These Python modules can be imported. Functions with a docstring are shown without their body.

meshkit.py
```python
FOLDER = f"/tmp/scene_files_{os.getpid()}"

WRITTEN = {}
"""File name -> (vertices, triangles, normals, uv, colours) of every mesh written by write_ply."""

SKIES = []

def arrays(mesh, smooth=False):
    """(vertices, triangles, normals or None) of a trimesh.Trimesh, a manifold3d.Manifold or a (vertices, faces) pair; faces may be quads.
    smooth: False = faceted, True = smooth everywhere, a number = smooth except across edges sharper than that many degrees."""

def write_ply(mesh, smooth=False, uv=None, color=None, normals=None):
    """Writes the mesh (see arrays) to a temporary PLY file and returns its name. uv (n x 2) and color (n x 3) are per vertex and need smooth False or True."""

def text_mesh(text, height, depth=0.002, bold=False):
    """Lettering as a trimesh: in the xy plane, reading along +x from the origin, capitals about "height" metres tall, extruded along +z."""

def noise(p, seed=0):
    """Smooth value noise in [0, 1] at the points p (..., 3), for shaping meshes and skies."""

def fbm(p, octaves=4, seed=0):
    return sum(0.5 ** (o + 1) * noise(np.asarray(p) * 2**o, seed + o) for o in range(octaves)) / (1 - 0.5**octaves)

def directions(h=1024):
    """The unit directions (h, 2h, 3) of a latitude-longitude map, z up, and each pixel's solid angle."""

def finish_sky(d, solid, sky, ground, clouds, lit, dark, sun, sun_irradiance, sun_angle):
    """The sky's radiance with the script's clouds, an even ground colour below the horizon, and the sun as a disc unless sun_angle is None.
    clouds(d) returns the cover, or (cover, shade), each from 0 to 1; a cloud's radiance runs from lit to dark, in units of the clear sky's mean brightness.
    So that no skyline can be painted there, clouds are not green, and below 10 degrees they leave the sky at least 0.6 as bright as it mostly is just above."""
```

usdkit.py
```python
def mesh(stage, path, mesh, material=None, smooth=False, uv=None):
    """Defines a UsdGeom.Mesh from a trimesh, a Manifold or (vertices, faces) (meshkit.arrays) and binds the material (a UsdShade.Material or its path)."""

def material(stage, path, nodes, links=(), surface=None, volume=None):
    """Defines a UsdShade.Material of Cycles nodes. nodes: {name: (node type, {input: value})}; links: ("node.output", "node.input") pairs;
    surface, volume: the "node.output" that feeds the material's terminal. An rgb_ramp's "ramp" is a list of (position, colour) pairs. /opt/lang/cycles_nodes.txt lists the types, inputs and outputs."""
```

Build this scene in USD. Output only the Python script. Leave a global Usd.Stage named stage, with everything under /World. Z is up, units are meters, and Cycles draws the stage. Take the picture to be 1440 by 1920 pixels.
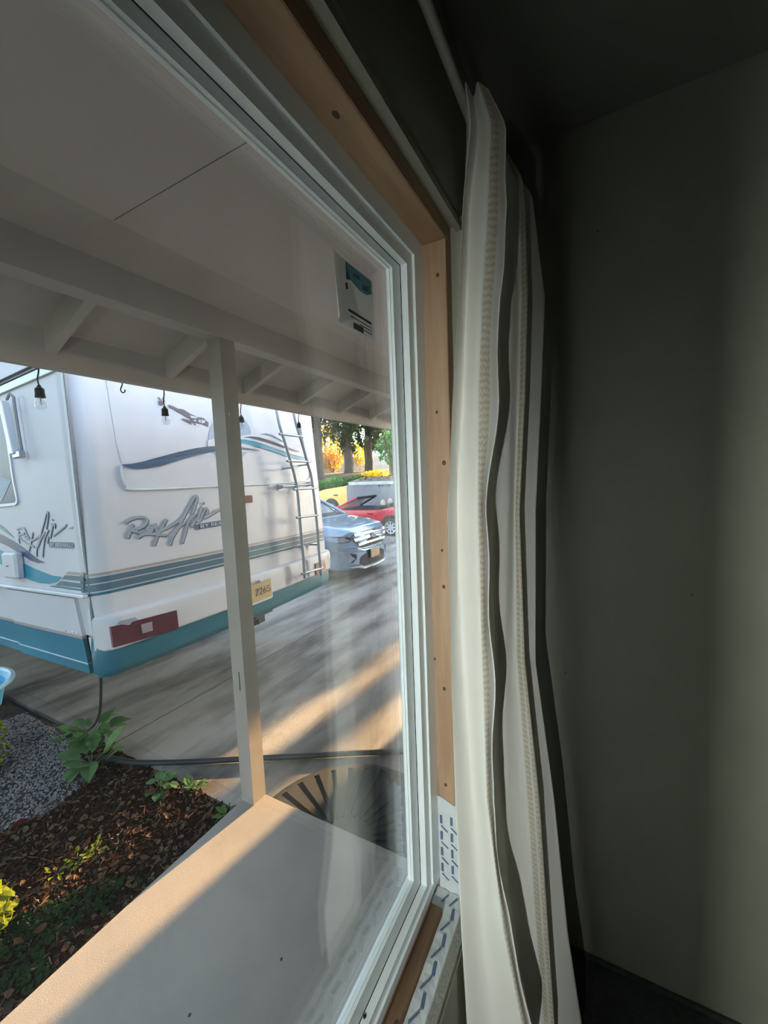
import math, random
import numpy as np, trimesh, usdkit, meshkit
from shapely.geometry import Polygon, LineString
from pxr import Usd, UsdGeom, UsdLux, UsdShade, Gf, Sdf

random.seed(7); rng = np.random.default_rng(7)
stage = Usd.Stage.CreateInMemory()
UsdGeom.SetStageUpAxis(stage, 'Z'); UsdGeom.SetStageMetersPerUnit(stage, 1.0)
UsdGeom.Xform.Define(stage, '/World'); UsdGeom.Scope.Define(stage, '/World/Looks')
pi = math.pi

# ---------------------------------------------------------------- camera, sky, sun, exposure
EXPOSURE = -0.4
SKY = 1.0
SUN = 12.0
SUN_AZ, SUN_EL = -8.0, 12.0
cam = UsdGeom.Camera.Define(stage, '/World/camera')
Rr = [[0.4722935922453137, -0.8805965480704087, -0.03858085341847454], [0.09519917017968908, 0.0074465474615431695, 0.9954303928090611], [-0.8762852735959425, -0.4738082612802181, 0.08734901728983904]]
cam.AddTransformOp().Set(Gf.Matrix4d(*Rr[0], 0, *Rr[1], 0, *Rr[2], 0, 0, 0, 1.7, 1))
cam.CreateHorizontalApertureAttr(36.0); cam.CreateVerticalApertureAttr(48.0)
cam.CreateFocalLengthAttr(765.0 / 1440 * 36); cam.CreateClippingRangeAttr((0.02, 500.0))
cam.CreateExposureAttr(EXPOSURE)
sd = np.array([math.cos(math.radians(SUN_EL)) * math.cos(math.radians(SUN_AZ)), math.cos(math.radians(SUN_EL)) * math.sin(math.radians(SUN_AZ)), math.sin(math.radians(SUN_EL))])
usdkit.material(stage, '/World/Looks/sky', {
    's': ('sky_texture', {'sky_type': 'multiple_scattering', 'sun_disc': False, 'sun_elevation': math.radians(SUN_EL), 'sun_rotation': math.radians(90 - SUN_AZ), 'altitude': 100.0, 'air_density': 1.0, 'aerosol_density': 2.5, 'ozone_density': 1.0}),
    'h': ('hsv', {'saturation': .62}), 'b': ('background_shader', {'strength': SKY})}, [('s.color', 'h.color'), ('h.color', 'b.color')], surface='b.background')
dome = UsdLux.DomeLight.Define(stage, '/World/sky_dome'); dome.CreateIntensityAttr(1.0)
UsdShade.MaterialBindingAPI.Apply(dome.GetPrim()).Bind(UsdShade.Material.Get(stage, '/World/Looks/sky'))
sun = UsdLux.DistantLight.Define(stage, '/World/sun_light'); sun.CreateNormalizeAttr(True); sun.CreateAngleAttr(0.55); sun.CreateIntensityAttr(SUN); sun.CreateColorAttr(Gf.Vec3f(1.0, 0.60, 0.27))
zax = sd; xax = np.cross([0, 0, 1], zax); xax /= np.linalg.norm(xax); yax = np.cross(zax, xax)
sun.AddTransformOp().Set(Gf.Matrix4d(*map(float, xax), 0, *map(float, yax), 0, *map(float, zax), 0, 30, -4, 8, 1))

# ---------------------------------------------------------------- helpers
ORIGIN, USED = {}, {}
def numbered(path):
    n = USED.get(path, 0); USED[path] = n + 1
    return path if n == 0 else '%s_%03d' % (path, n)
def tag(path, label=None, cat=None, group=None, kind=None):
    p = stage.GetPrimAtPath(path)
    for k, v in (('label', label), ('category', cat), ('group', group), ('kind', kind)):
        if v: p.SetCustomDataByKey(k, v)
    return path
def thing(name, label, cat, loc=(0, 0, 0), group=None, kind=None):
    path = numbered('/World/' + name); x = UsdGeom.Xform.Define(stage, path); x.AddTranslateOp().Set(Gf.Vec3d(*map(float, loc)))
    ORIGIN[path] = np.array(loc, float)
    return tag(path, label, cat, group, kind)
def struct(name, loc=(0, 0, 0)):
    return thing(name, None, None, loc, kind='structure')
def obj(name, mesh, m, parent='/World', smooth=False, uv=None, label=None, kind=None):
    if isinstance(mesh, MB): mesh = mesh.mesh()
    path = numbered(parent + '/' + name); top = '/'.join(parent.split('/')[:3]); o = ORIGIN.get(top)
    if hasattr(mesh, 'vertices'): mesh = (np.array(mesh.vertices), np.array(mesh.faces))
    v, f = mesh
    v = np.asarray(v, float)
    if o is not None: v = v - o
    usdkit.mesh(stage, path, (v, f), '/World/Looks/' + m, smooth=smooth, uv=uv)
    return tag(path, label, None, None, kind)
def single(name, mesh, m, label, cat, group=None, kind=None, smooth=False, uv=None):
    return tag(obj(name, mesh, m, smooth=smooth, uv=uv), label, cat, group, kind)
class MB:
    def __init__(s, *parts):
        s.v, s.f, s.n = [], [], 0
        for p in parts: s.add(p)
    def add(s, p):
        if hasattr(p, 'vertices'): p = (np.array(p.vertices), np.array(p.faces))
        v, f = np.asarray(p[0], float), np.asarray(p[1], int)
        if f.shape[1] == 4: f = np.vstack([f[:, [0, 1, 2]], f[:, [0, 2, 3]]])
        s.v.append(v); s.f.append(f + s.n); s.n += len(v)
        return s
    def mesh(s): return np.vstack(s.v), np.vstack(s.f)
def box(lo, hi, bev=0.0):
    lo, hi = np.minimum(lo, hi).astype(float), np.maximum(lo, hi).astype(float)
    if bev <= 0:
        b = trimesh.creation.box(bounds=[lo, hi]); return np.array(b.vertices), np.array(b.faces)
    P = []
    for i in np.ndindex(2, 2, 2):
        c = np.where(np.array(i) == 0, lo, hi); d = np.where(np.array(i) == 0, 1, -1) * bev
        for k in range(3):
            q = c + d; q[k] = c[k]; P.append(q)
    h = trimesh.convex.convex_hull(np.array(P)); return np.array(h.vertices), np.array(h.faces)
def bar(p, q, w, h, up=(0, 0, 1), bev=0.0):
    p, q = np.array(p, float), np.array(q, float); d = q - p; L = np.linalg.norm(d); d /= L
    s = np.cross(d, up); s /= np.linalg.norm(s); u = np.cross(s, d)
    v, f = box((0, -w / 2, -h / 2), (L, w / 2, h / 2), bev)
    return p + v[:, :1] * d + v[:, 1:2] * s + v[:, 2:] * u, f
def tube(path, r, n=8):
    P = np.array(path, float); m = len(P); r = np.broadcast_to(np.asarray(r, float), (m,))
    T = np.gradient(P, axis=0); T /= np.maximum(np.linalg.norm(T, axis=1, keepdims=True), 1e-9)
    a = np.array([0, 0, 1.0]) if abs(T[0, 2]) < .9 else np.array([1.0, 0, 0])
    V = []
    N = np.cross(T[0], a); N /= np.linalg.norm(N)
    for i in range(m):
        N = N - T[i] * (N @ T[i]); N /= np.linalg.norm(N); Bn = np.cross(T[i], N)
        for k in range(n):
            t = 2 * pi * k / n; V.append(P[i] + r[i] * (math.cos(t) * N + math.sin(t) * Bn))
    F = []
    for i in range(m - 1):
        for k in range(n):
            a0, b0 = i * n + k, i * n + (k + 1) % n; F += [[a0, b0, b0 + n], [a0, b0 + n, a0 + n]]
    V += [P[0], P[-1]]
    for k in range(n):
        F += [[m * n, (k + 1) % n, k], [m * n + 1, (m - 1) * n + k, (m - 1) * n + (k + 1) % n]]
    return np.array(V), np.array(F)
def lathe(prof, c=(0, 0, 0), n=20, axis='z'):
    V, F = [], []
    for r, z in prof:
        for k in range(n):
            t = 2 * pi * k / n; V.append((r * math.cos(t), r * math.sin(t), z))
    m = len(prof)
    for i in range(m - 1):
        for k in range(n):
            a0, b0 = i * n + k, i * n + (k + 1) % n; F += [[a0, b0, b0 + n], [a0, b0 + n, a0 + n]]
    V = np.array(V)
    if axis == 'x': V = V[:, [2, 0, 1]]
    if axis == 'y': V = V[:, [1, 2, 0]]
    return V + np.array(c, float), np.array(F)
def sphere(c, r, sub=2):
    s = trimesh.creation.icosphere(sub, 1.0); return np.array(s.vertices) * np.asarray(r) + np.array(c, float), np.array(s.faces)
def spline(P, n):
    P = np.array(P, float); t = np.linspace(0, len(P) - 1, n); out = []
    for x in t:
        i = min(int(x), len(P) - 2); u = x - i
        p0, p1, p2, p3 = P[max(i - 1, 0)], P[i], P[i + 1], P[min(i + 2, len(P) - 1)]
        out.append(.5 * (2 * p1 + (p2 - p0) * u + (2 * p0 - 5 * p1 + 4 * p2 - p3) * u * u + (3 * p1 - p0 - 3 * p2 + p3) * u ** 3))
    return np.array(out)
def flat(poly):
    """2-D triangulation of a shapely polygon"""
    v, f = trimesh.creation.triangulate_polygon(poly, engine='earcut'); return np.asarray(v), np.asarray(f)
def decal(poly, fn, off, th=.002):
    """drapes a shapely polygon over a surface: fn(p, q, off) -> point"""
    if not isinstance(poly, Polygon) and not hasattr(poly, 'geoms'): poly = Polygon(poly)
    mb = MB()
    for g in getattr(poly, 'geoms', [poly]):
        if not g.is_valid: g = g.buffer(0)
        for h in getattr(g, 'geoms', [g]):
            if h.is_empty: continue
            v, f = flat(h)
            top = np.array([fn(p, q, off) for p, q in v]); bot = np.array([fn(p, q, off - th) for p, q in v]); n = len(v)
            e = np.sort(np.vstack([f[:, [0, 1]], f[:, [1, 2]], f[:, [2, 0]]]), axis=1); u, c = np.unique(e, axis=0, return_counts=True); u = u[c == 1]
            mb.add((np.vstack([top, bot]), np.vstack([f, f[:, ::-1] + n, np.column_stack([u[:, 0], u[:, 1], u[:, 1] + n]), np.column_stack([u[:, 0], u[:, 1] + n, u[:, 0] + n])])))
    return mb.mesh()
def grid(P):
    """P: (m, n, 3) points"""
    m, n = P.shape[:2]; i = np.arange(m * n).reshape(m, n)
    a, b, c, d = i[:-1, :-1].ravel(), i[:-1, 1:].ravel(), i[1:, 1:].ravel(), i[1:, :-1].ravel()
    return P.reshape(-1, 3), np.vstack([np.column_stack([a, b, c]), np.column_stack([a, c, d])])
def ring(X0, X1, Z0, Z1, x0, x1, z0, z1, y0, y1, bev=0.0):
    """a rectangular frame in the xz plane: outer X0..Z1, inner x0..z1, depth y0..y1"""
    o = [(X0, Z0), (X1, Z0), (X1, Z1), (X0, Z1)]; i_ = [(x0, z0), (x1, z0), (x1, z1), (x0, z1)]
    V = [(p[0], y, p[1]) for y in (y0, y1) for L in (o, i_) for p in L]; F = []
    for k in range(4):
        j = (k + 1) % 4
        F += [[k, j, 4 + j, 4 + k], [8 + j, 8 + k, 12 + k, 12 + j], [j, k, 8 + k, 8 + j], [4 + k, 4 + j, 12 + j, 12 + k]]
    return np.array(V, float), np.array(F)

def mat(name, col, rough=.6, metal=0.0, col2=None, vs=6.0, stretch=(1, 1, 1), bump=0.0, bs=80.0, detail=4.0, lo=.35, hi=.65, dist=.01, **ex):
    nodes = {'p': ('principled_bsdf', {'roughness': rough, 'metallic': metal, 'base_color': col, **ex})}; links = []
    if col2 is not None or bump:
        nodes['g'] = ('geometry', {}); nodes['m'] = ('mapping', {'scale': stretch}); links += [('g.position', 'm.vector')]
    if col2 is not None:
        nodes['n'] = ('noise_texture', {'scale': vs, 'detail': detail, 'roughness': .6}); nodes['r'] = ('rgb_ramp', {'ramp': [(lo, col), (hi, col2)]})
        links += [('m.vector', 'n.vector'), ('n.fac', 'r.fac'), ('r.color', 'p.base_color')]
    if bump:
        nodes['n2'] = ('noise_texture', {'scale': bs, 'detail': 3.0}); nodes['b'] = ('bump', {'strength': bump, 'distance': dist})
        links += [('m.vector', 'n2.vector'), ('n2.fac', 'b.height'), ('b.normal', 'p.normal')]
    usdkit.material(stage, '/World/Looks/' + name, nodes, links, surface='p.BSDF')
def leafmat(name, col, col2, tr=.5):
    usdkit.material(stage, '/World/Looks/' + name, {'g': ('geometry', {}), 'r': ('rgb_ramp', {'ramp': [(0, col), (1, col2)]}), 'd': ('diffuse_bsdf', {}), 't': ('translucent_bsdf', {}), 'x': ('mix_closure', {'fac': tr})},
        [('g.random_per_island', 'r.fac'), ('r.color', 'd.color'), ('r.color', 't.color'), ('d.BSDF', 'x.closure1'), ('t.BSDF', 'x.closure2')], surface='x.closure')

# ---------------------------------------------------------------- materials
mat('wall_paint', (.27, .27, .21), .6, col2=(.235, .235, .18), vs=3, bump=.15, bs=160, dist=.002)
mat('ceiling_paint', (.22, .22, .19), .9)
mat('floor_carpet', (.05, .055, .055), .95, col2=(.035, .038, .04), vs=60, bump=.4, bs=400)
mat('vinyl', (.82, .88, .88), .35)
mat('rubber_black', (.015, .015, .016), .6)
mat('pine', (.44, .29, .18), .6, col2=(.33, .20, .115), vs=3.2, stretch=(9, 9, .9), bump=.1, bs=40)
mat('pine_head', (.44, .29, .18), .6, col2=(.33, .20, .115), vs=3.2, stretch=(.9, 9, 9), bump=.1, bs=40)
mat('old_wood', (.20, .115, .06), .65, col2=(.10, .055, .03), vs=4, stretch=(1, 9, 9), bump=.2, bs=30)
mat('knot', (.09, .045, .02), .6)
mat('tape', (.62, .66, .66), .45, bump=.35, bs=25, dist=.004)
mat('tape_print', (.10, .15, .26), .5)
mat('drywall_edge', (.26, .25, .21), .9, bump=.3, bs=60)
mat('taupe_paint', (.34, .30, .265), .65, col2=(.30, .262, .235), vs=5, bump=.06, bs=120)
mat('ceiling_board', (.58, .515, .475), .75, col2=(.54, .48, .445), vs=1.2)
mat('beam_paint', (.50, .445, .41), .65, col2=(.46, .41, .38), vs=5, bump=.06, bs=120)
mat('slab_concrete', (.36, .325, .285), .75, col2=(.30, .275, .245), vs=2.6, bump=.12, bs=220, detail=6.0)
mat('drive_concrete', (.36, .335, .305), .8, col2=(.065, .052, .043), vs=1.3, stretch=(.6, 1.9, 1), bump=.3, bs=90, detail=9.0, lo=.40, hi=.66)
mat('soil', (.075, .045, .03), .95, col2=(.03, .02, .015), vs=9, bump=.8, bs=60, dist=.02)
mat('blue_siding', (.42, .54, .68), .7)
mat('dry_lawn', (.34, .33, .17), .95, col2=(.24, .26, .10), vs=2, bump=.5, bs=30, dist=.03)
mat('bank_soil', (.16, .12, .075), .95, col2=(.08, .07, .035), vs=2, bump=.6, bs=20, dist=.03)
mat('gravel', (.25, .245, .255), .9, col2=(.13, .13, .14), vs=30, bump=.8, bs=120, dist=.015)
leafmat('chip', (.03, .014, .008), (.20, .095, .05), .0); leafmat('chip_pale', (.12, .08, .05), (.42, .30, .19), .0); leafmat('stone', (.22, .215, .22), (.60, .585, .60), .0)
leafmat('dry_leaf', (.11, .06, .035), (.34, .23, .14), .3)
leafmat('leaf_green', (.10, .20, .07), (.24, .38, .14), .4); leafmat('leaf_moss', (.03, .055, .02), (.10, .15, .05), .3); leafmat('leaf_pale', (.13, .24, .10), (.30, .42, .20), .4); leafmat('leaf_yellowgreen', (.22, .27, .03), (.42, .40, .06), .45)
leafmat('leaf_yellow', (.80, .60, .05), (.95, .80, .12), .65); leafmat('leaf_gold', (.80, .42, .03), (.90, .62, .08), .65); leafmat('needle', (.035, .065, .025), (.09, .14, .05), .35); leafmat('leaf_hedge', (.06, .20, .05), (.20, .42, .12), .5)
leafmat('leaf_red', (.10, .012, .012), (.16, .02, .02), .3)
mat('bark', (.17, .13, .10), .9, col2=(.08, .06, .05), vs=6, stretch=(3, 3, .5), bump=.8, bs=12, dist=.05)
mat('stem', (.12, .16, .05), .7)
mat('rv_white', (.60, .60, .64), .45, col2=(.57, .57, .61), vs=1.5, specular_ior_level=.25)
mat('rv_trim', (.60, .63, .66), .25); mat('rv_groove', (.20, .21, .23), .6); mat('rv_seam', (.42, .44, .48), .6)
mat('rv_teal', (.035, .155, .215), .3, col2=(.03, .13, .18), vs=2); mat('rv_teal_bright', (.015, .23, .34), .3); mat('rv_green', (.02, .18, .19), .3); mat('rv_steel', (.085, .15, .20), .35); mat('rv_swoosh', (.06, .10, .165), .35)
mat('rv_navy', (.035, .06, .12), .3); mat('rv_purple', (.06, .045, .085), .3); mat('rv_beige', (.36, .31, .29), .4); mat('rv_moon', (.27, .34, .43), .45, col2=(.35, .42, .50), vs=2)
mat('rv_brown', (.12, .085, .10), .4); mat('rv_logo', (.30, .34, .40), .35); mat('rv_logo_dark', (.09, .105, .14), .35); mat('rv_badge', (.09, .13, .21), .35)
mat('lens_red', (.095, .022, .033), .15, coat_weight=.6); mat('lens_clear', (.32, .27, .30), .15); mat('reflector_red', (.15, .045, .05), .25)
mat('plate_tan', (.50, .34, .16), .5, col2=(.40, .30, .18), vs=14); mat('plate_ink', (.12, .07, .05), .5)
mat('metal_grey', (.42, .44, .46), .3, .8); mat('steel_dark', (.05, .055, .06), .5, .4); mat('chrome', (.60, .63, .66), .28, 1.0); mat('rail_steel', (.33, .36, .38), .35, .6)
mat('dark_glass', (.02, .03, .035), .08, specular_ior_level=.35); mat('rv_glass', (.055, .085, .10), .25, specular_ior_level=.12, col2=(.10, .13, .14), vs=2.5); mat('shade_cloth', (.45, .50, .55), .8); mat('under', (.02, .02, .02), .9)
mat('tyre', (.02, .02, .021), .75); mat('alloy', (.62, .63, .65), .3, .7)
mat('ford_paint', (.30, .40, .52), .18, .55, coat_weight=.6); mat('red_paint', (.55, .015, .045), .22, coat_weight=.7); mat('yellow_paint', (.78, .50, .10), .3, coat_weight=.4)
mat('box_grey', (.27, .28, .30), .6, col2=(.20, .21, .22), vs=2.5); mat('box_band', (.60, .66, .66), .5, col2=(.42, .50, .48), vs=5); mat('moss_roof', (.16, .12, .08), .95, col2=(.32, .26, .18), vs=5, bump=.6, bs=15)
mat('fence_wood', (.50, .48, .47), .85, col2=(.38, .36, .36), vs=6, stretch=(3, 3, .5)); mat('white_siding', (.85, .88, .92), .6); mat('roof_shingle', (.20, .17, .17), .9)
mat('pool_blue', (.10, .40, .62), .35, col2=(.16, .48, .68), vs=6); mat('pool_rim', (.42, .68, .82), .3); mat('hose_black', (.018, .02, .022), .5)
mat('mat_grey', (.034, .035, .038), .95, col2=(.025, .026, .029), vs=20, bump=.5, bs=300)
mat('paper_white', (.72, .71, .69), .7); leafmat('label_paper', (.80, .79, .77), (.80, .79, .77), .55)
mat('print_teal', (.10, .28, .33), .6); mat('print_ink', (.05, .045, .04), .6); mat('print_blue', (.03, .12, .24), .6); mat('print_green', (.20, .30, .12), .6)
mat('rod_metal', (.50, .50, .45), .4, .3); mat('headrest_tan', (.60, .50, .38), .7); mat('siding', (.40, .385, .36), .8); mat('filament', (.5, .42, .3), .4)
def panemat(name, f0, tint, dust):
    usdkit.material(stage, '/World/Looks/' + name, {'l': ('layer_weight', {'blend': .5}), 'q': ('math', {'math_type': 'power', 'value2': 5.0}), 'f': ('math', {'math_type': 'multiply_add', 'value2': 1 - f0, 'value3': f0}), 't': ('transparent_bsdf', {'color': tint}), 'g': ('glossy_bsdf', {'color': (1, 1, 1), 'roughness': 0.0}), 'd': ('diffuse_bsdf', {'color': (.8, .8, .8)}),
        'w': ('mix_closure', {'fac': dust}), 'x': ('mix_closure', {})}, [('l.facing', 'q.value1'), ('q.value', 'f.value1'), ('t.BSDF', 'w.closure1'), ('d.BSDF', 'w.closure2'), ('f.value', 'x.fac'), ('w.closure', 'x.closure1'), ('g.BSDF', 'x.closure2')], surface='x.closure')
panemat('window_glass', .055, (.985, .995, .99), .006); panemat('bulb_glass', .05, (.95, .96, .96), .05); panemat('car_glass', .08, (.55, .68, .66), .02)
# curtain: cotton with crocheted lace insertions; st = (fold parameter, height)
usdkit.material(stage, '/World/Looks/curtain_cloth', {
    'a': ('attribute', {'attribute': 'st'}), 's': ('separate_xyz', {}), 'band': ('rgb_ramp', {'ramp': [(0, (0, 0, 0)), (.260, (0, 0, 0)), (.264, (1, 1, 1)), (.300, (1, 1, 1)), (.304, (0, 0, 0)), (.683, (0, 0, 0)), (.688, (1, 1, 1)), (.708, (1, 1, 1)), (.711, (0, 0, 0)), (.718, (0, 0, 0)), (.721, (1, 1, 1)), (.74, (1, 1, 1)), (.745, (0, 0, 0)), (1, (0, 0, 0))]}),
    'mp': ('mapping', {'scale': (230, 75, 1)}), 'v': ('voronoi_texture', {'scale': 1.0, 'dimensions': '2D', 'feature': 'distance_to_edge', 'randomness': .5}), 'vr': ('rgb_ramp', {'ramp': [(0, (1, 1, 1)), (.16, (.9, .9, .9)), (.30, (0, 0, 0))]}),
    'mul': ('math', {'math_type': 'multiply'}), 'c': ('mix_color', {'a': (.88, .86, .79), 'b': (.66, .55, .40)}), 'd': ('diffuse_bsdf', {}), 't': ('translucent_bsdf', {}), 'x': ('mix_closure', {'fac': .22}),
    'n': ('noise_texture', {'scale': 500.0}), 'g': ('geometry', {}), 'h': ('math', {'math_type': 'multiply_add', 'value2': .25}), 'b': ('bump', {'strength': .35, 'distance': .002})},
    [('a.vector', 's.vector'), ('s.x', 'band.fac'), ('a.vector', 'mp.vector'), ('mp.vector', 'v.vector'), ('v.distance', 'vr.fac'), ('band.color', 'mul.value1'), ('vr.color', 'mul.value2'), ('mul.value', 'c.fac'),
     ('c.result', 'd.color'), ('c.result', 't.color'), ('d.BSDF', 'x.closure1'), ('t.BSDF', 'x.closure2'), ('g.position', 'n.vector'), ('n.fac', 'h.value1'), ('mul.value', 'h.value3'), ('h.value', 'b.height'), ('b.normal', 'd.normal'), ('b.normal', 't.normal')], surface='x.closure')

# ================================================================ THE ROOM
FZ, WX, WY, WYO = .17, 1.297, .285, .45
OX0, OX1, OZ0, OZ1 = -1.0, .965, .58, 2.267                     # rough opening of the window
t = struct('floor'); obj('carpet', box((-3.1, -3.6, .02), (WX + .1, WY, FZ)), 'floor_carpet', t)
t = struct('ceiling'); obj('board', box((-3.1, -3.6, 2.61), (WX + .1, WY, 2.72)), 'ceiling_paint', t)
t = struct('wall_right'); obj('plasterboard', box((WX, -3.6, 0), (WX + .1, .45, 2.72)), 'wall_paint', t)
for p in ((WX, .098, 1.085), (WX, -.205, 1.36), (WX, .02, 2.33)): obj('nail_hole', sphere(p, (.001, .0022, .0022), 1), 'knot', t)
t = struct('baseboard_right'); obj('board', box((WX - .011, -3.5, FZ), (WX, WY - .002, FZ + .015), .002), 'floor_carpet', t)
t = struct('wall_front')
m = MB(box((-3.1, WY, 0), (OX0, WYO, 2.72)), box((OX1, WY, 0), (WX, WYO, 2.72)), box((OX0, WY, 0), (OX1, WYO, OZ0)), box((OX0, WY, OZ1), (OX1, WYO, 2.72)))
obj('plasterboard', m, 'wall_paint', t)
obj('drywall_edge', MB(box((OX0, WY - .001, OZ0 + .02), (OX1 - .02, .3035, OZ0 + .034))), 'drywall_edge', t)
obj('corner_bead', MB(box((OX0, WY - .003, OZ1 - .03), (OX1 + .02, .296, OZ1 - .016)), box((OX1 - .03, WY - .003, .88), (OX1 - .016, .296, OZ1))), 'drywall_edge', t)
t = struct('wall_left'); obj('plasterboard', box((-3.2, -3.6, 0), (-3.1, .45, 2.72)), 'wall_paint', t)
t = struct('wall_back'); obj('plasterboard', box((-3.2, -3.7, 0), (WX + .1, -3.6, 2.72)), 'wall_paint', t)

# window: vinyl frame in steps, double glass
t = struct('window_1')
obj('frame', MB(ring(-.96, .927, .6375, 2.229, -.9125, .88, .66, 2.188, .3745, .413), ring(-.9125, .88, .66, 2.188, -.884, .851, .68, 2.158, .38, .413), ring(-.96, .927, .6375, 2.229, -.945, .905, .645, 2.215, .413, .45)), 'vinyl', t)
obj('sash', ring(-.884, .851, .68, 2.158, -.848, .8125, .722, 2.1395, .397, .4125), 'vinyl', t)
obj('gasket', ring(-.8855, .8525, .6785, 2.1595, -.8835, .8505, .6805, 2.1575, .3955, .398), 'rubber_black', t)
obj('glazing_bead', ring(-.848, .8125, .722, 2.1395, -.845, .8095, .725, 2.1365, .403, .4085), 'vinyl', t)
obj('pane', box((-.8475, .4085, .7225), (.812, .4115, 2.139)), 'window_glass', t)
obj('pane', box((-.8475, .4205, .7225), (.8125, .4235, 2.139)), 'window_glass', t)
for p in ((.36, .3845, .679), (.30, .3845, .679), (.57, .392, .681)): obj('dirt_speck', sphere(p, (.004, .003, .002), 1), 'rubber_black', t)
# bare pine lining of the opening
t = struct('trim_1'); obj('jamb_board', box((.927, .318, OZ0 + .012), (.965, .4495, 2.229), .002), 'pine', t)
for z, y, r in ((1.846, .349, .0035), (1.726, .334, .005), (1.515, .345, .003), (1.425, .343, .004), (1.163, .349, .004), (2.153, .338, .004), (.904, .352, .004), (1.236, .372, .003)):
    obj('knot', sphere((.9268, y, z), (.0015, r, r * 1.2), 1), 'knot', t)
t = struct('trim_2'); obj('head_board', box((OX0, .318, 2.229), (OX1, .4495, OZ1), .002), 'pine_head', t); obj('knot', sphere((.545, .349, 2.2288), (.008, .005, .0015), 1), 'knot', t)
t = struct('trim_3'); obj('jamb_board', box((OX0, .318, OZ0 + .012), (-.96, .4495, 2.229), .002), 'pine', t)
t = struct('trim_4'); obj('sill_board', box((-.96, .345, .606), (.865, .4495, .6260), .003), 'old_wood', t)
obj('shim', box((-.96, .372, .626), (.862, .384, .6375), .001), 'old_wood', t); obj('knot', sphere((.62, .352, .6262), (.006, .005, .0012), 1), 'knot', t)
# flashing tape over sill and foot of the jamb
t = struct('trim_5')
P = np.array([[(x, y, z + .0012 * math.sin(x * 90 + y * 300)) for y, z in ((.304, .597), (.3043, .6055), (.307, .609), (.32, .6095), (.345, .6095), (.38, .6105))] for x in np.linspace(-.96, .924, 110)])
Q = np.array([[(.9255 + .0012 * math.sin(z * 80 + y * 200), y, z) for y in (.3165, .33, .345, .36, .3745)] for z in np.linspace(.608, .858, 26)])
for j in range(5): Q[-1, j, 2] += (.006, -.004, .003, .007, .012)[j]
obj('flashing_tape', MB(grid(P), grid(Q)), 'tape', t)
mb = MB()
def dash(c, ax, L, w, nrm):
    c, ax, nrm = np.array(c), np.array(ax, float), np.array(nrm, float); ax /= np.linalg.norm(ax); mb.add(bar(c - ax * L / 2, c + ax * L / 2, w, .0012, nrm))
for i in range(8):
    z = .655 + .045 * (i // 2) * 1.0; 
    if i % 2 == 0: dash((.9238, .366, z + .016), (0, 0, 1), .022, .006, (1, 0, 0)); dash((.9238, .338, z + .02), (0, 0, 1), .022, .006, (1, 0, 0))
    else: dash((.9238, .358, z - .008), (0, -1, -.7), .022, .0025, (1, 0, 0)); dash((.9238, .332, z - .004), (0, -1, -.7), .02, .0025, (1, 0, 0))
for i in range(30):
    x = .9 - i * .062
    dash((x, .329, .6118), (1, -.5, 0), .03, .003, (0, 0, 1)); dash((x - .03, .322, .6118), (1, .15, 0), .026, .007, (0, 0, 1))
    if x > .87: dash((x, .352, .6122), (1, -.5, 0), .025, .003, (0, 0, 1))
obj('printed_mark', mb, 'tape_print', t, kind='stuff')

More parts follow.
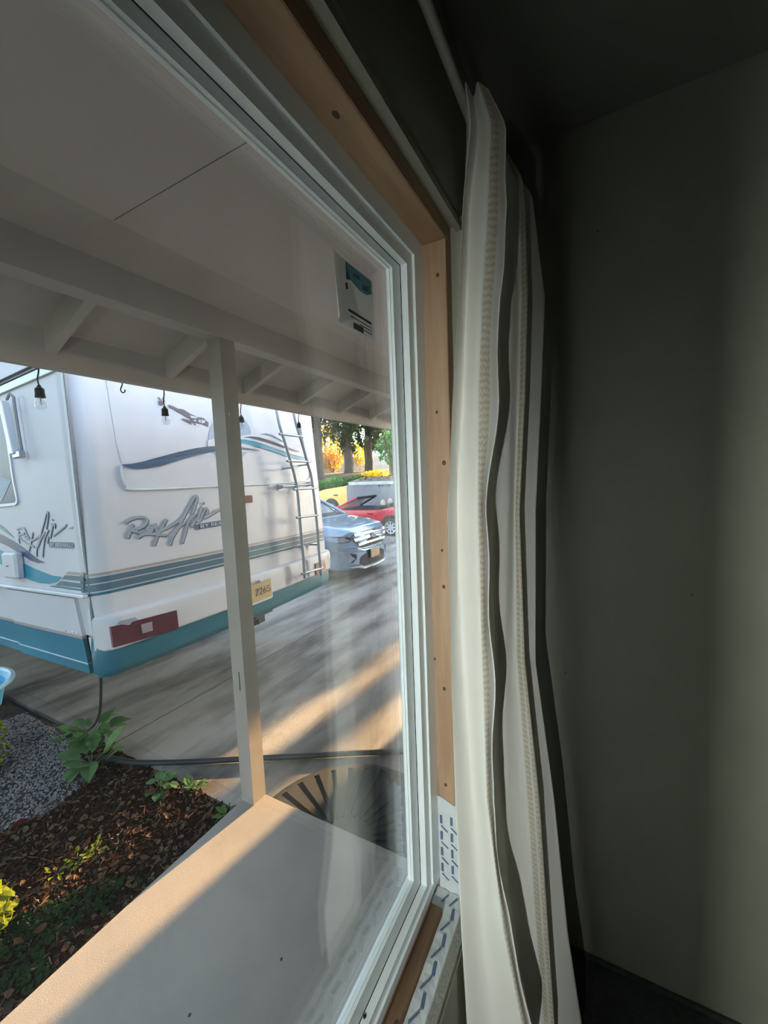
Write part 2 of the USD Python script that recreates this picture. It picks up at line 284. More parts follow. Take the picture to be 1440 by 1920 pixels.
# half peeled label on the glass
st_ = thing('window_sticker', 'white and teal maker\'s label peeling off the top corner of the window glass', 'label', (.67, .405, 2.03))
def stick(x, z, off):
    L = max(0.0, .626 - x); g = .6 + .6 * min(1, (2.085 - z) / .11)
    return (x + 3.0 * L * L, .4078 - off - 11.0 * g * L * L, z)
xs, zs_ = np.linspace(.592, .742, 34), np.linspace(1.969, 2.085, 20)
P = np.array([[stick(x, z, 0) for x in xs] for z in zs_]); P2 = np.array([[stick(x, z, .0006) for x in xs] for z in zs_])
v, f = MB(grid(P2), (grid(P)[0], grid(P)[1][:, ::-1])).mesh(); obj('sheet', (v, f), 'label_paper', st_, smooth=60)
S = lambda pts, off=.0012: decal(Polygon(pts), stick, off, .0004)
obj('header_print', S([(.645, 2.083), (.735, 2.083), (.735, 2.058), (.715, 2.05), (.69, 2.049), (.66, 2.056), (.645, 2.052)]), 'print_teal', st_)
obj('header_letters', MB(S([(.70, 2.064), (.722, 2.067), (.722, 2.058), (.70, 2.055)], .0018), S([(.668, 2.072), (.692, 2.075), (.692, 2.069), (.668, 2.066)], .0018)), 'print_blue', st_)
obj('tree_print', S([(.641, 2.045), (.648, 2.047), (.650, 2.038), (.643, 2.034)]), 'print_ink', st_)
mb = MB(S([(.648, 2.003), (.73, 2.003), (.73, 1.9985), (.648, 1.9985)]))
for k in range(3): mb.add(S([(.655 + .03 * (k > 0), 1.993 - .006 * k), (.732, 1.993 - .006 * k), (.732, 1.9915 - .006 * k), (.655 + .03 * (k > 0), 1.9915 - .006 * k)]))
obj('text_line', mb, 'print_ink', st_); obj('bar_print', S([(.663, 1.984), (.698, 1.984), (.698, 1.973), (.663, 1.973)]), 'print_ink', st_)

# curtain rod and curtain
t = thing('curtain_rod', 'pale metal curtain rod above the window, running into the curtain top', 'curtain rod', (.1, .24, 2.397))
obj('rod', tube([(-.30, .235, 2.40), (1.2, .24, 2.397)], .009, 12), 'rod_metal', t, smooth=40)
for x in (-.26, 1.12): obj('bracket', MB(box((x - .008, .235, 2.385), (x + .008, WY, 2.41), .002), box((x - .015, WY - .006, 2.365), (x + .015, WY, 2.43), .002)), 'rod_metal', t)
K = {'B': (.80, [(.222, 2.341), (.238, 2.208), (.25, 2.037), (.267, 1.846), (.282, 1.621), (.284, 1.3), (.282, .983), (.276, .663), (.268, .436)]),
     'C': (.835, [(.212, 2.361), (.234, 2.225), (.245, 2.048), (.257, 1.85), (.276, 1.618), (.269, 1.289), (.252, .97), (.237, .647), (.215, .428)]),
     'D': (.81, [(.188, 2.334), (.197, 2.2), (.211, 2.031), (.222, 1.842), (.226, 1.621), (.223, 1.308), (.217, 1.001), (.186, .703), (.151, .504)]),
     'F': (.83, [(.167, 2.339), (.161, 2.198), (.186, 2.032), (.192, 1.841), (.209, 1.619), (.209, 1.302), (.209, .987), (.176, .683), (.140, .483)]),
     'I': (.97, [(.178, 2.44), (.177, 2.279), (.18, 2.08), (.187, 1.861), (.194, 1.606), (.206, 1.243), (.201, .885), (.182, .529), (.164, .28)]),
     'K': (.99, [(.173, 2.451), (.155, 2.282), (.151, 2.08), (.159, 1.86), (.173, 1.604), (.164, 1.242), (.133, .895), (.114, .544), (.1, .297)]),
     'M': (1.06, [(.177, 2.501), (.149, 2.318), (.124, 2.098), (.134, 1.867), (.147, 1.598), (.15, 1.214), (.106, .851), (.074, .488), (.041, .242)])}
def ky(k, z):
    a = np.array(K[k][1]); o = np.argsort(a[:, 1]); return float(np.interp(z, a[o, 1], a[o, 0]))
rows = []; Zs = np.linspace(2.412, .185, 160); N = 230
for z in Zs:
    c = {k: (K[k][0], ky(k, z)) for k in K}
    w = .004 * math.sin(z * 9) + .003 * math.sin(z * 23 + 1)
    ctl = [(.90, .262), c['B'], c['C'], c['D'], (c['F'][0], c['F'][1] + w), (c['F'][0] + .012, c['F'][1] + w - .002), (.93, (c['F'][1] + c['I'][1]) / 2 + .018), c['I'], (.995, (c['I'][1] + c['K'][1]) / 2 + .004), c['K'], (1.07, c['K'][1] + .022), c['M'], (1.15, min(.2, c['M'][1] + .05))]
    g = min(1.0, max(0.0, (2.455 - z) / .12)); ctl = [(x, y * (.35 + .65 * g) + .24 * .65 * (1 - g)) for x, y in ctl]
    rows.append([(x, y, z) for x, y in spline(ctl, N)])
P = np.array(rows); v, f = grid(P)
uv = np.array([(u, z) for z in Zs for u in np.linspace(0, 1, N)])
t = thing('curtain', 'long off-white cotton curtain with crocheted lace bands, bunched at the window\'s right side', 'curtain', (.9, .2, FZ))
obj('panel', (v, f), 'curtain_cloth', t, smooth=True, uv=uv)

# ================================================================ PORCH
XE = 1.50                                                          # end of the slab
t = struct('porch_slab'); obj('slab', box((-4, WYO, -.14), (XE, 1.702, 0), .006), 'slab_concrete', t)
for p in ((.53, .80), (.44, .74), (.66, 1.08), (.7, 1.16), (.62, 1.12), (.95, 1.0)): obj('spot', sphere((p[0], p[1], 0), (.006, .005, .002), 1), 'steel_dark', t)
t = struct('wall_exterior'); obj('siding', box((WX + .1, .30, -.14), (8.3, WYO, 2.57)), 'siding', t)
t = struct('house_roof'); e = trimesh.creation.extrude_polygon(Polygon([(.62, 2.75), (.62, 2.88), (-3.2, 3.7), (-7.2, 2.88), (-7.2, 2.75)]), 12.7); v = np.array(e.vertices); obj('shingle_deck', (np.column_stack([v[:, 2] - 4.2, v[:, 0], v[:, 1]]), e.faces), 'roof_shingle', t)
t = struct('porch_roof')
for i, (a, b) in enumerate(((-.40, .843), (.847, 3.283), (3.287, 5.723), (5.727, 8.2))):
    obj('ceiling_panel', box((a, WYO, 2.57), (b, 1.60, 2.585)), 'ceiling_board', t)
obj('beam', box((-.42, 1.61, 2.388), (8.2, 1.698, 2.60), .003), 'beam_paint', t)
obj('fascia_board', box((-.42, 2.02, 2.197), (8.2, 2.058, 2.41), .003), 'beam_paint', t)
for k in range(-3, 13):
    x = 1.419 + .528 * k
    v, f = trimesh.creation.extrude_polygon(Polygon([(1.66, 2.40), (2.02, 2.258), (2.02, 2.35), (1.66, 2.494)]), .038).vertices, trimesh.creation.extrude_polygon(Polygon([(1.66, 2.40), (2.02, 2.258), (2.02, 2.35), (1.66, 2.494)]), .038).faces
    v = np.array(v); obj('rafter', (np.column_stack([x - .019 + v[:, 2], v[:, 0], v[:, 1]]), f), 'beam_paint', t)
sl = Polygon([(1.66, 2.494), (2.02, 2.35), (2.06, 2.334), (2.06, 2.40), (1.0, 2.83), (.2, 3.15), (.2, 2.9), (1.6, 2.60)]); e = trimesh.creation.extrude_polygon(sl, 8.62); v = np.array(e.vertices)
obj('roof_deck', (np.column_stack([v[:, 2] - .42, v[:, 0], v[:, 1]]), e.faces), 'beam_paint', t)
t = thing('porch_post', 'square taupe wooden post standing on the corner of the porch slab', 'post', (1.459, 1.654, 0))
h0 = np.array([(1.412, 1.611), (1.500, 1.611), (1.500, 1.698), (1.412, 1.698)]); dx = .012
V = [(x, y, 0) for x, y in h0] + [(x + (-.006), y, 2.39) for x, y in h0]
obj('shaft', trimesh.convex.convex_hull(np.array(V)), 'taupe_paint', t)
obj('slot', box((1.4095, 1.645, .625), (1.4115, 1.651, .725)), 'rubber_black', t); obj('paint_chip', sphere((1.432, 1.6098, 2.03), (.003, .001, .007), 1), 'paper_white', t)
obj('base_shim', box((1.418, 1.616, 0), (1.494, 1.692, .012)), 'old_wood', t)

# string lights: one cable outside the fascia, each hanging bulb a thing
cab = [(x, 2.066, 2.235 - .02 * abs(math.sin((x - .85) / .53 * pi))) for x in np.linspace(-.3, 6.6, 120)]
t = thing('string_light_cable', 'black string light cable running along the outside of the porch fascia', 'cable', (2, 2.066, 2.23)); obj('cable', tube(cab, .004, 6), 'rubber_black', t)
BL = ['hanging clear bulb leftmost in the window, in front of the motorhome\'s side', 'hanging clear bulb just left of the porch post, over the painted eagle', 'hanging clear bulb just right of the porch post, over the grey moon', 'hanging clear bulb beside the motorhome\'s rear ladder', 'hanging clear bulb in front of the dark conifer, right of the motorhome', 'hanging clear bulb in front of the tree trunks, rightmost of the string']
for i, x in enumerate((.858, 1.409, 1.935, 2.505, 3.03, 3.52)):
    t = thing('string_light_bulb', BL[i], 'light bulb', (x, 2.068, 2.2), group='clear bulbs hanging from the porch fascia')
    z0, sc = (2.131, 2.116, 2.128, 2.141, 2.15, 2.15)[i], (1, .98, .92, .9, .9, .9)[i]
    obj('cord', tube(spline([(x + .006, 2.068, 2.235), (x + .004, 2.068, 2.19), (x - .003, 2.068, z0 + .025), (x, 2.068, z0)], 12), .003, 6), 'rubber_black', t)
    obj('socket', lathe([(0, z0), (.006, z0), (.009, z0 - .008), (.0165 * sc, z0 - .014), (.017 * sc, z0 - .040 * sc), (.0185 * sc, z0 - .042 * sc), (.0185 * sc, z0 - .050 * sc), (0, z0 - .050 * sc)], (x, 2.068, 0), 16), 'rubber_black', t, smooth=40)
    zb = z0 - .048 * sc
    g = obj('bulb', lathe([(.011, zb), (.013, zb - .006), (.020 * sc, zb - .020 * sc), (.0225 * sc, zb - .031 * sc), (.020 * sc, zb - .043 * sc), (.012 * sc, zb - .051 * sc), (0, zb - .053 * sc)], (x, 2.068, 0), 20), 'bulb_glass', t, smooth=True)
    obj('filament', MB(tube([(x, 2.068, zb), (x, 2.068, zb - .02)], .0022, 6), tube([(x - .006, 2.068, zb - .02), (x + .006, 2.068, zb - .034)], .0008, 5), tube([(x + .006, 2.068, zb - .02), (x - .006, 2.068, zb - .034)], .0008, 5)), 'filament', g)
single('cup_hook', tube(spline([(1.195, 2.064, 2.215), (1.195, 2.064, 2.19), (1.188, 2.064, 2.176), (1.186, 2.064, 2.162), (1.195, 2.064, 2.153), (1.205, 2.064, 2.160), (1.206, 2.064, 2.170)], 20), .0028, 6), 'rubber_black', 'small bare metal hook hanging under the fascia between two bulbs', 'hook')

# half-round ribbed door mat on the walk at the end of the slab
t = thing('door_mat', 'dark grey half-round ribbed door mat at the end of the porch slab', 'door mat', (1.6, 1.13, -.12))
cy, rx, ry = 1.13, .555, .53
pts = [(XE + .015, cy - ry)] + [(XE + .03 + rx * math.cos(a), cy + ry * math.sin(a)) for a in np.linspace(-pi / 2, pi / 2, 48)] + [(XE + .015, cy + ry)]
pm = Polygon(pts); e = trimesh.creation.extrude_polygon(pm, .008); e.apply_translation((0, 0, -.12)); obj('base', e, 'mat_grey', t)
e = trimesh.creation.extrude_polygon(pm.difference(pm.buffer(-.03)), .014); e.apply_translation((0, 0, -.12)); obj('border', e, 'mat_grey', t)
inner = pm.buffer(-.034)
for k in range(15):
    a = math.radians(-84 + 12 * k); d = np.array([math.cos(a) * rx, math.sin(a) * ry]); c0 = np.array([XE + .03, cy])
    w = LineString([c0 + d * .28, c0 + d * 1.0]); q = Polygon([*(c0 + d * .28 + np.array([-d[1], d[0]]) * .012, c0 + d * .28 - np.array([-d[1], d[0]]) * .012, c0 + d * 1.02 - np.array([-d[1], d[0]]) * .078, c0 + d * 1.02 + np.array([-d[1], d[0]]) * .078)]).intersection(inner)
    if not q.is_empty:
        e = trimesh.creation.extrude_polygon(q, .019); e.apply_translation((0, 0, -.1199)); obj('rib', e, 'mat_grey', t)

# ================================================================ GROUND
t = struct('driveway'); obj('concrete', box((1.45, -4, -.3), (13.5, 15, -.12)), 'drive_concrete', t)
obj('joint', MB(*[box((1.46, y, -.1215), (13.4, y + .008, -.1195)) for y in (3.05,)]), 'soil', t)
def gz(x, y):
    d = .862 * x + .507 * y; s = np.clip((d - 20.6) / 4.6, 0, 1); return -.16 + 2.1 * s * s * (3 - 2 * s) + .05 * np.clip(d - 25, 0, 12)
X, Y = np.meshgrid(np.linspace(13.0, 60, 70), np.linspace(-16, 46, 90), indexing='ij'); Z = gz(X, Y) + .12 * (meshkit.fbm(np.stack([X, Y, X * 0], -1) * .7) - .5)
t = struct('bank'); obj('soil', grid(np.stack([X, Y, Z], -1)), 'bank_soil', t, smooth=True)
obj('field', MB(box((-40, 15, -.6), (13.2, 46, -.2)), box((-40, -30, -.7), (60, -4, -.25)), box((-40, -4, -.8), (-4, 15, -.3))), 'dry_lawn', t)
mulch_edge = LineString([(-2, 2.95), (.774, 2.815), (.969, 2.77), (1.157, 2.794), (1.25, 2.95), (1.354, 3.246), (1.463, 3.25)])
X, Y = np.meshgrid(np.linspace(-4, 1.452, 150), np.linspace(1.70, 9, 190), indexing='ij')
H = -.155 + .05 * meshkit.fbm(np.stack([X, Y, X * 0], -1) * 6, 4) + .012 * meshkit.noise(np.stack([X, Y, X * 0], -1) * 45)
H += .03 * np.clip(1 - np.abs(Y - 1.72) / .25, 0, 1) * 0 
P = np.stack([X, Y, H], -1); P[-1, :, 2] = -.16; P[:, 0, 2] = np.minimum(P[:, 0, 2], -.10)
t = struct('garden_bed'); obj('earth', grid(P), 'soil', t, smooth=True)
bedpoly = Polygon([(-4, 1.71), (1.44, 1.71), (1.44, 3.22), (1.354, 3.246), (1.25, 2.95), (1.157, 2.794), (.969, 2.77), (.774, 2.815), (-4, 3.0)])
gravpoly = Polygon([(-4, 3.0), (.774, 2.815), (.969, 2.77), (1.157, 2.794), (1.25, 2.95), (1.354, 3.246), (1.40, 4.2), (-4, 4.4)])
from shapely import contains_xy
def scatter(poly, n, seed, dens=None):
    r = np.random.default_rng(seed); x0, y0, x1, y1 = poly.bounds; x0 = max(x0, -.1); out = []
    while len(out) < n:
        q = np.column_stack([r.uniform(x0, x1, 4000), r.uniform(y0, y1, 4000)]); out += q[contains_xy(poly, q[:, 0], q[:, 1])].tolist()
    return np.array(out[:n])
def hz(p): 
    q = np.column_stack([p, np.zeros(len(p))]); return -.155 + .05 * meshkit.fbm(q * 6, 4) + .012 * meshkit.noise(q * 45)
def bits(pts, base_v, base_f, seed, s0, s1, tilt=.5, lift=.004):
    r = np.random.default_rng(seed); n = len(pts); z = hz(pts)
    a = r.uniform(0, 2 * pi, n); b = r.normal(0, tilt, n); g = r.normal(0, tilt, n); s = r.uniform(s0, s1, n)
    ca, sa, cb, sb, cg, sg = np.cos(a), np.sin(a), np.cos(b), np.sin(b), np.cos(g), np.sin(g); one, zero = np.ones(n), np.zeros(n)
    Rz = np.array([[ca, -sa, zero], [sa, ca, zero], [zero, zero, one]]).transpose(2, 0, 1); Ry = np.array([[cb, zero, sb], [zero, one, zero], [-sb, zero, cb]]).transpose(2, 0, 1); Rx = np.array([[one, zero, zero], [zero, cg, -sg], [zero, sg, cg]]).transpose(2, 0, 1)
    M_ = Rz @ Ry @ Rx; V = np.einsum('nij,kj->nki', M_, base_v) * s[:, None, None]; V += np.column_stack([pts, z + lift])[:, None, :]
    m = len(base_v); F = base_f[None] + (np.arange(n) * m)[:, None, None]
    return V.reshape(-1, 3), F.reshape(-1, 3)
cb_ = box((-.5, -.16, -.06), (.5, .16, .06)); ico = trimesh.creation.icosphere(0, .5); icv = np.array(ico.vertices) * (1, .8, .6)
def leafshape(n=6, curl=.35, w=.36):
    x = np.linspace(0, 1, n); hw = w * np.sin(pi * x ** .8) + .01; V, F = [], []
    for i in range(n):
        zc = curl * (x[i] - .5) ** 2; V += [(x[i] - .5, -hw[i], zc + .25 * hw[i]), (x[i] - .5, 0, zc), (x[i] - .5, hw[i], zc + .25 * hw[i])]
    for i in range(n - 1):
        a = 3 * i
        for k in (0, 1): F += [[a + k, a + k + 1, a + k + 4], [a + k, a + k + 4, a + k + 3]]
    return np.array(V), np.array(F)
lv, lf = leafshape()
single('mulch', MB(bits(scatter(bedpoly, 9000, 1), cb_[0], cb_[1], 2, .012, .045)), 'chip', 'dark brown bark mulch covering the bed beside the porch slab', 'mulch', kind='stuff')
single('leaf_litter', MB(bits(scatter(bedpoly, 1500, 3), lv, lf, 4, .012, .04, .6, .01), bits(scatter(bedpoly, 700, 5), cb_[0] * (1.6, .4, .6), cb_[1], 6, .015, .05, .4, .008)), 'chip_pale', 'small pale dry leaf scraps and twigs strewn over the mulch bed', 'leaf litter', kind='stuff')
single('gravel', MB(bits(scatter(gravpoly, 16000, 7), icv, np.array(ico.faces), 8, .006, .022, .5, .002)), 'stone', 'grey gravel patch between the mulch bed and the driveway edge', 'gravel', kind='stuff')
cl = scatter(Polygon([(.2, 2.16), (.62, 2.18), (.86, 2.04), (.99, 1.86), (.93, 1.75), (.2, 1.75)]), 2600, 13); cl = cl[meshkit.fbm(np.column_stack([cl, cl[:, 0] * 0]) * 9, 3) > .47]
single('ground_cover', MB(bits(cl, *leafshape(4, -.3, .42), 14, .012, .026, .45, .016)), 'leaf_moss', 'dark green low ground cover growing over the mulch next to the slab', 'ground cover', kind='stuff')
r = np.random.default_rng(11); fl = scatter(Polygon([(.0, 1.74), (1.42, 1.74), (1.42, 2.5), (.0, 2.5)]), 70, 12); fz = hz(fl)
for i, (x, y) in enumerate(fl):
    v, f = leafshape(6, r.uniform(.2, .9), r.uniform(.22, .42)); a, s = r.uniform(0, 2 * pi), r.uniform(.025, .055); v = v * s; tl = r.normal(0, .35)
    v = np.column_stack([v[:, 0] * math.cos(a) - v[:, 1] * math.sin(a), v[:, 0] * math.sin(a) + v[:, 1] * math.cos(a), v[:, 2] + tl * v[:, 0]]) + (x, y, fz[i] + .022)
    t = thing('fallen_leaf', 'curled dry brown fallen leaf lying on the dark mulch bed', 'leaf', (x, y, fz[i] + .01), group='dry leaves on the mulch bed'); obj('blade', (v, f), 'dry_leaf', t)

# small plants
def sprig(t, base, n, h, spread, ls, lm, seed, droop=.25):
    r = np.random.default_rng(seed); fo, stm = MB(), MB()
    for i in range(n):
        a = r.uniform(0, 2 * pi); k = r.uniform(.3, 1) * spread; tip = np.array(base) + (math.cos(a) * k, math.sin(a) * k, h * r.uniform(.5, 1)); mid = (np.array(base) + tip) / 2 + (0, 0, h * .2)
        p = spline([base, mid, tip], 8); stm.add(tube(p, np.linspace(.003, .0015, 8), 5))
        v, f = leafshape(7, -droop, r.uniform(.25, .42)); s = ls * r.uniform(.6, 1.2); v = (v + (.5, 0, 0)) * s
        v = np.column_stack([v[:, 0] * math.cos(a) - v[:, 1] * math.sin(a), v[:, 0] * math.sin(a) + v[:, 1] * math.cos(a), v[:, 2] + r.normal(.1, .5) * v[:, 0]]) + tip; fo.add((v, f))
    obj('stem', stm, 'stem', t); obj('foliage', fo, lm, t, kind='stuff')
t = thing('weed', 'leafy green weed growing where the hose meets the driveway edge', 'weed', (1.37, 3.10, -.12)); sprig(t, (1.37, 3.10, -.13), 34, .20, .16, .10, 'leaf_green', 21)
t = thing('weed', 'tall pale weed with broad leaves beside the gravel patch', 'weed', (1.24, 2.93, -.12)); sprig(t, (1.26, 2.90, -.13), 16, .12, .09, .13, 'leaf_pale', 22)
t = thing('weed', 'small tufted weed on the mulch near the walk edge', 'weed', (1.35, 2.33, -.12)); sprig(t, (1.35, 2.33, -.13), 16, .06, .06, .07, 'leaf_pale', 23)
t = thing('weed', 'short green weed against the edge of the walk', 'weed', (1.43, 2.12, -.12)); sprig(t, (1.43, 2.12, -.13), 12, .06, .04, .05, 'leaf_green', 24)
t = thing('weed', 'tiny green seedling in the corner of slab and walk', 'weed', (1.39, 1.80, -.12)); sprig(t, (1.385, 1.80, -.13), 7, .05, .03, .05, 'leaf_green', 25)
t = thing('weed', 'red-leaved seedling at the meeting of gravel and mulch', 'weed', (.79, 2.775, -.12)); sprig(t, (.79, 2.775, -.13), 6, .05, .04, .08, 'leaf_red', 26)
def shrub(t, c, rad, n, ls, lm, seed, stems=9):
    r = np.random.default_rng(seed); d = r.normal(size=(n, 3)); d /= np.linalg.norm(d, axis=1, keepdims=True); q = np.array(c) + d * np.array(rad) * r.uniform(.35, 1.05, (n, 1)) ** .6
    q = q[q[:, 2] > -.12]; mb = MB()
    bv, bf = leafshape(4, .3, .33)
    A = np.linalg.qr(r.normal(size=(len(q), 3, 3)))[0]; V = np.einsum('nij,kj->nki', A, bv) * r.uniform(.6, 1.2, (len(q), 1, 1)) * ls + q[:, None, :]
    obj('foliage', (V.reshape(-1, 3), (bf[None] + (np.arange(len(q)) * len(bv))[:, None, None]).reshape(-1, 3)), lm, t, kind='stuff')
    for i in range(stems):
        a = r.uniform(0, 2 * pi); mb.add(tube([(c[0], c[1], -.14), (c[0] + .3 * rad[0] * math.cos(a), c[1] + .3 * rad[1] * math.sin(a), c[2]), (c[0] + .7 * rad[0] * math.cos(a), c[1] + .7 * rad[1] * math.sin(a), c[2] + .6 * rad[2])], (.008, .006, .003), 5))
    obj('stem', mb, 'bark', t)
t = thing('shrub', 'yellow-green leafy shrub at the left edge beyond the gravel', 'shrub', (.80, 3.55, -.12)); shrub(t, (.80, 3.60, .06), (.27, .32, .26), 1500, .045, 'leaf_yellowgreen', 31)
t = thing('shrub', 'low sunlit yellow-green plant at the left edge of the mulch bed', 'shrub', (.47, 2.25, -.12)); shrub(t, (.50, 2.27, -.07), (.14, .15, .12), 420, .05, 'leaf_yellowgreen', 32)
for i, (x, y) in enumerate(((.80, 2.28), (.88, 2.26), (.95, 2.245))):
    t = thing('ground_ivy', ('sunlit patch of small yellow leaves on the mulch, leftmost of three', 'sunlit patch of small yellow leaves on the mulch, middle of three', 'sunlit patch of small yellow leaves on the mulch, rightmost of three')[i], 'plant', (x, y, -.12)); sprig(t, (x, y, -.13), 18, .025, .05, .028, 'leaf_yellowgreen', 40 + i)

# hose, cord, paddling pool
hp = [(1.30, 3.05, -.11), (1.355, 2.93, -.105), (1.375, 2.83, -.10), (1.41, 2.69, -.10), (1.483, 2.53, -.10), (1.597, 2.313, -.10), (1.717, 2.105, -.10), (1.921, 1.742, -.10), (2.077, 1.47, -.10), (2.243, 1.163, -.10), (2.52, .62, -.10), (2.6, .52, -.10)]
single('garden_hose', tube(spline(hp, 90), .0175, 10), 'hose_black', 'thick black hose lying across the driveway behind the post', 'hose', smooth=True)
single('power_cord', tube(spline([(1.35, 2.85, .56), (1.36, 2.95, .2), (1.45, 3.35, -.09), (1.44, 3.5, -.105), (1.41, 3.40, -.105), (1.37, 3.22, -.11), (1.36, 3.08, -.12)], 60), .009, 8), 'hose_black', 'thin dark cord hanging from the motorhome\'s rear corner to the ground', 'cord', smooth=True)
t = thing('paddling_pool', 'round blue plastic paddling pool on the ground at the left edge', 'paddling pool', (1.05, 4.70, -.12))
obj('basin', lathe([(0, -.118), (.36, -.118), (.40, .06), (.44, .10)], (1.04, 4.70, 0), 40), 'pool_blue', t, smooth=30); obj('rim', lathe([(.425, .085), (.43, .105), (.445, .112), (.462, .105), (.465, .085), (.445, .08), (.425, .085)], (1.04, 4.70, 0), 40), 'pool_rim', t, smooth=True)

# ================================================================ THE MOTORHOME (its own frame: a along the rear, b along its length, c up)
T_navy=[(0.188,0.654),(0.253,0.66),(0.333,0.678),(0.452,0.713),(0.59,0.753),(0.741,0.79),(0.88,0.814),(1.018,0.826),(1.162,0.829),(1.278,0.826),(1.437,0.815),(1.275,0.807),(1.158,0.806),(1.013,0.794),(0.873,0.769),(0.733,0.736),(0.582,0.694),(0.444,0.651),(0.327,0.631),(0.27,0.628),(0.223,0.639)]
T_teal=[(0.936,0.839),(1.043,0.871),(1.164,0.89),(1.255,0.898),(1.368,0.893),(1.499,0.876),(1.662,0.849),(1.83,0.823),(2.016,0.8),(2.173,0.792),(2.171,0.782),(1.995,0.765),(1.847,0.778),(1.655,0.809),(1.492,0.834),(1.342,0.85),(1.231,0.862),(1.159,0.859),(1.04,0.847)]
T_purple=[(1.22,0.91),(1.316,0.93),(1.435,0.934),(1.561,0.921),(1.695,0.9),(1.84,0.877),(2.055,0.848),(2.054,0.844),(1.982,0.841),(1.837,0.862),(1.668,0.884),(1.504,0.905),(1.382,0.916),(1.295,0.915)]
T_teal2=[(1.462,0.967),(1.538,0.98),(1.626,0.974),(1.728,0.947),(1.785,0.926),(1.772,0.923),(1.68,0.948),(1.591,0.966),(1.515,0.969)]
T_moon=[(1.336,0.924),(1.32,0.874),(1.292,0.826),(1.252,0.782),(1.204,0.747),(1.151,0.721),(1.096,0.705),(1.043,0.7),(0.993,0.706),(0.95,0.722),(0.914,0.747),(0.889,0.78),(0.873,0.818),(0.869,0.86),(0.875,0.904),(0.892,0.948),(0.919,0.99),(0.956,1.029),(1.0,1.061),(1.05,1.086),(1.104,1.102),(1.158,1.107),(1.211,1.101),(1.258,1.084),(1.296,1.056),(1.323,1.018),(1.336,0.973)]
T_whiteband=[(0.858,0.857),(1.0,0.899),(1.132,0.905),(1.223,0.925),(1.339,0.951),(1.332,0.792),(1.114,0.792),(0.847,0.785)]
T_wing=[(0.559,1.08),(0.588,1.077),(0.627,1.064),(0.674,1.064),(0.715,1.046),(0.754,1.033),(0.795,1.025),(0.842,1.025),(0.862,1.008),(0.883,0.996),(0.878,0.964),(0.848,0.972),(0.814,0.98),(0.768,0.982),(0.722,0.976),(0.705,0.974),(0.656,0.989),(0.653,0.997),(0.684,0.996),(0.72,0.992),(0.726,1.005),(0.691,1.014),(0.658,1.031),(0.624,1.041),(0.6,1.055),(0.564,1.061)]
T_feather0=[(0.491,1.119),(0.505,1.1),(0.521,1.088)]
T_feather1=[(0.521,1.117),(0.533,1.099)]
T_feather2=[(0.492,1.093),(0.518,1.079)]
T_feather3=[(0.488,1.079),(0.512,1.073)]
T_feather4=[(0.493,1.067),(0.512,1.071)]
T_patch0=[(0.716,1.026),(0.753,1.026),(0.791,1.024),(0.772,1.013),(0.734,1.01)]
T_patch1=[(0.791,0.999),(0.808,1.008),(0.813,0.987),(0.794,0.985)]
T_patch2=[(0.82,1.006),(0.83,1.013),(0.826,0.989),(0.818,0.988)]
T_patch3=[(0.836,1.008),(0.853,1.007),(0.846,0.991),(0.814,0.978)]
T_patch4=[(0.749,0.997),(0.767,1.003),(0.769,0.993),(0.752,0.987)]
T_rexair=[[(0.168,0.295),(0.208,0.314),(0.255,0.322),(0.293,0.316),(0.308,0.298),(0.292,0.271),(0.256,0.253),(0.193,0.246)],[(0.214,0.283),(0.196,0.246),(0.174,0.2)],[(0.196,0.246),(0.226,0.234),(0.264,0.221)],[(0.326,0.267),(0.312,0.256),(0.3,0.239),(0.312,0.235),(0.35,0.257)],[(0.349,0.25),(0.337,0.237),(0.32,0.222),(0.265,0.209),(0.238,0.196)],[(0.237,0.194),(0.275,0.211),(0.323,0.207),(0.377,0.195),(0.426,0.184)],[(0.334,0.13),(0.366,0.189),(0.392,0.226),(0.442,0.293)],[(0.357,0.274),(0.361,0.249),(0.371,0.208)],[(0.378,0.22),(0.435,0.233),(0.51,0.263),(0.578,0.296)],[(0.441,0.117),(0.469,0.166),(0.509,0.212),(0.565,0.289),(0.623,0.364),(0.685,0.436),(0.699,0.422),(0.671,0.361),(0.64,0.312)],[(0.536,0.116),(0.568,0.179),(0.602,0.254),(0.637,0.288),(0.677,0.309)],[(0.451,0.173),(0.498,0.213),(0.585,0.261)],[(0.668,0.27),(0.625,0.223)],[(0.735,0.357),(0.701,0.299),(0.682,0.257),(0.705,0.26)],[(0.705,0.26),(0.735,0.313),(0.766,0.344),(0.78,0.326),(0.759,0.294)],[(0.746,0.389),(0.755,0.383)],[(0.736,0.274),(0.784,0.287),(0.85,0.313),(0.91,0.334)],]
T_rail1=[(1.589,1.18),(1.61,1.035),(1.664,0.883),(1.718,0.712),(1.756,0.58),(1.776,0.417),(1.756,0.086),(1.759,-0.128),(1.76,-0.401)]
T_rail2=[(1.862,1.194),(1.89,1.062),(1.944,0.922),(2.006,0.732),(2.053,0.599),(2.066,0.408),(2.065,0.052),(2.057,-0.177),(2.064,-0.439)]
T_pocket=[(0.189,0.646),(0.188,0.57),(0.209,0.521),(0.268,0.495),(0.861,0.504),(1.468,0.514),(2.037,0.54),(2.163,0.561),(2.214,0.611),(2.202,0.744),(2.158,0.906),(2.116,1.147)]
T_s_green=[(1.149,0.332),(1.075,0.303),(0.934,0.234),(1.031,0.263),(1.157,0.304)]
T_s_navy=[(1.169,0.264),(0.977,0.217),(0.823,0.174),(0.69,0.122),(0.594,0.09),(0.523,0.078),(0.61,0.071),(0.723,0.086),(0.872,0.129),(1.055,0.178),(1.186,0.203)]
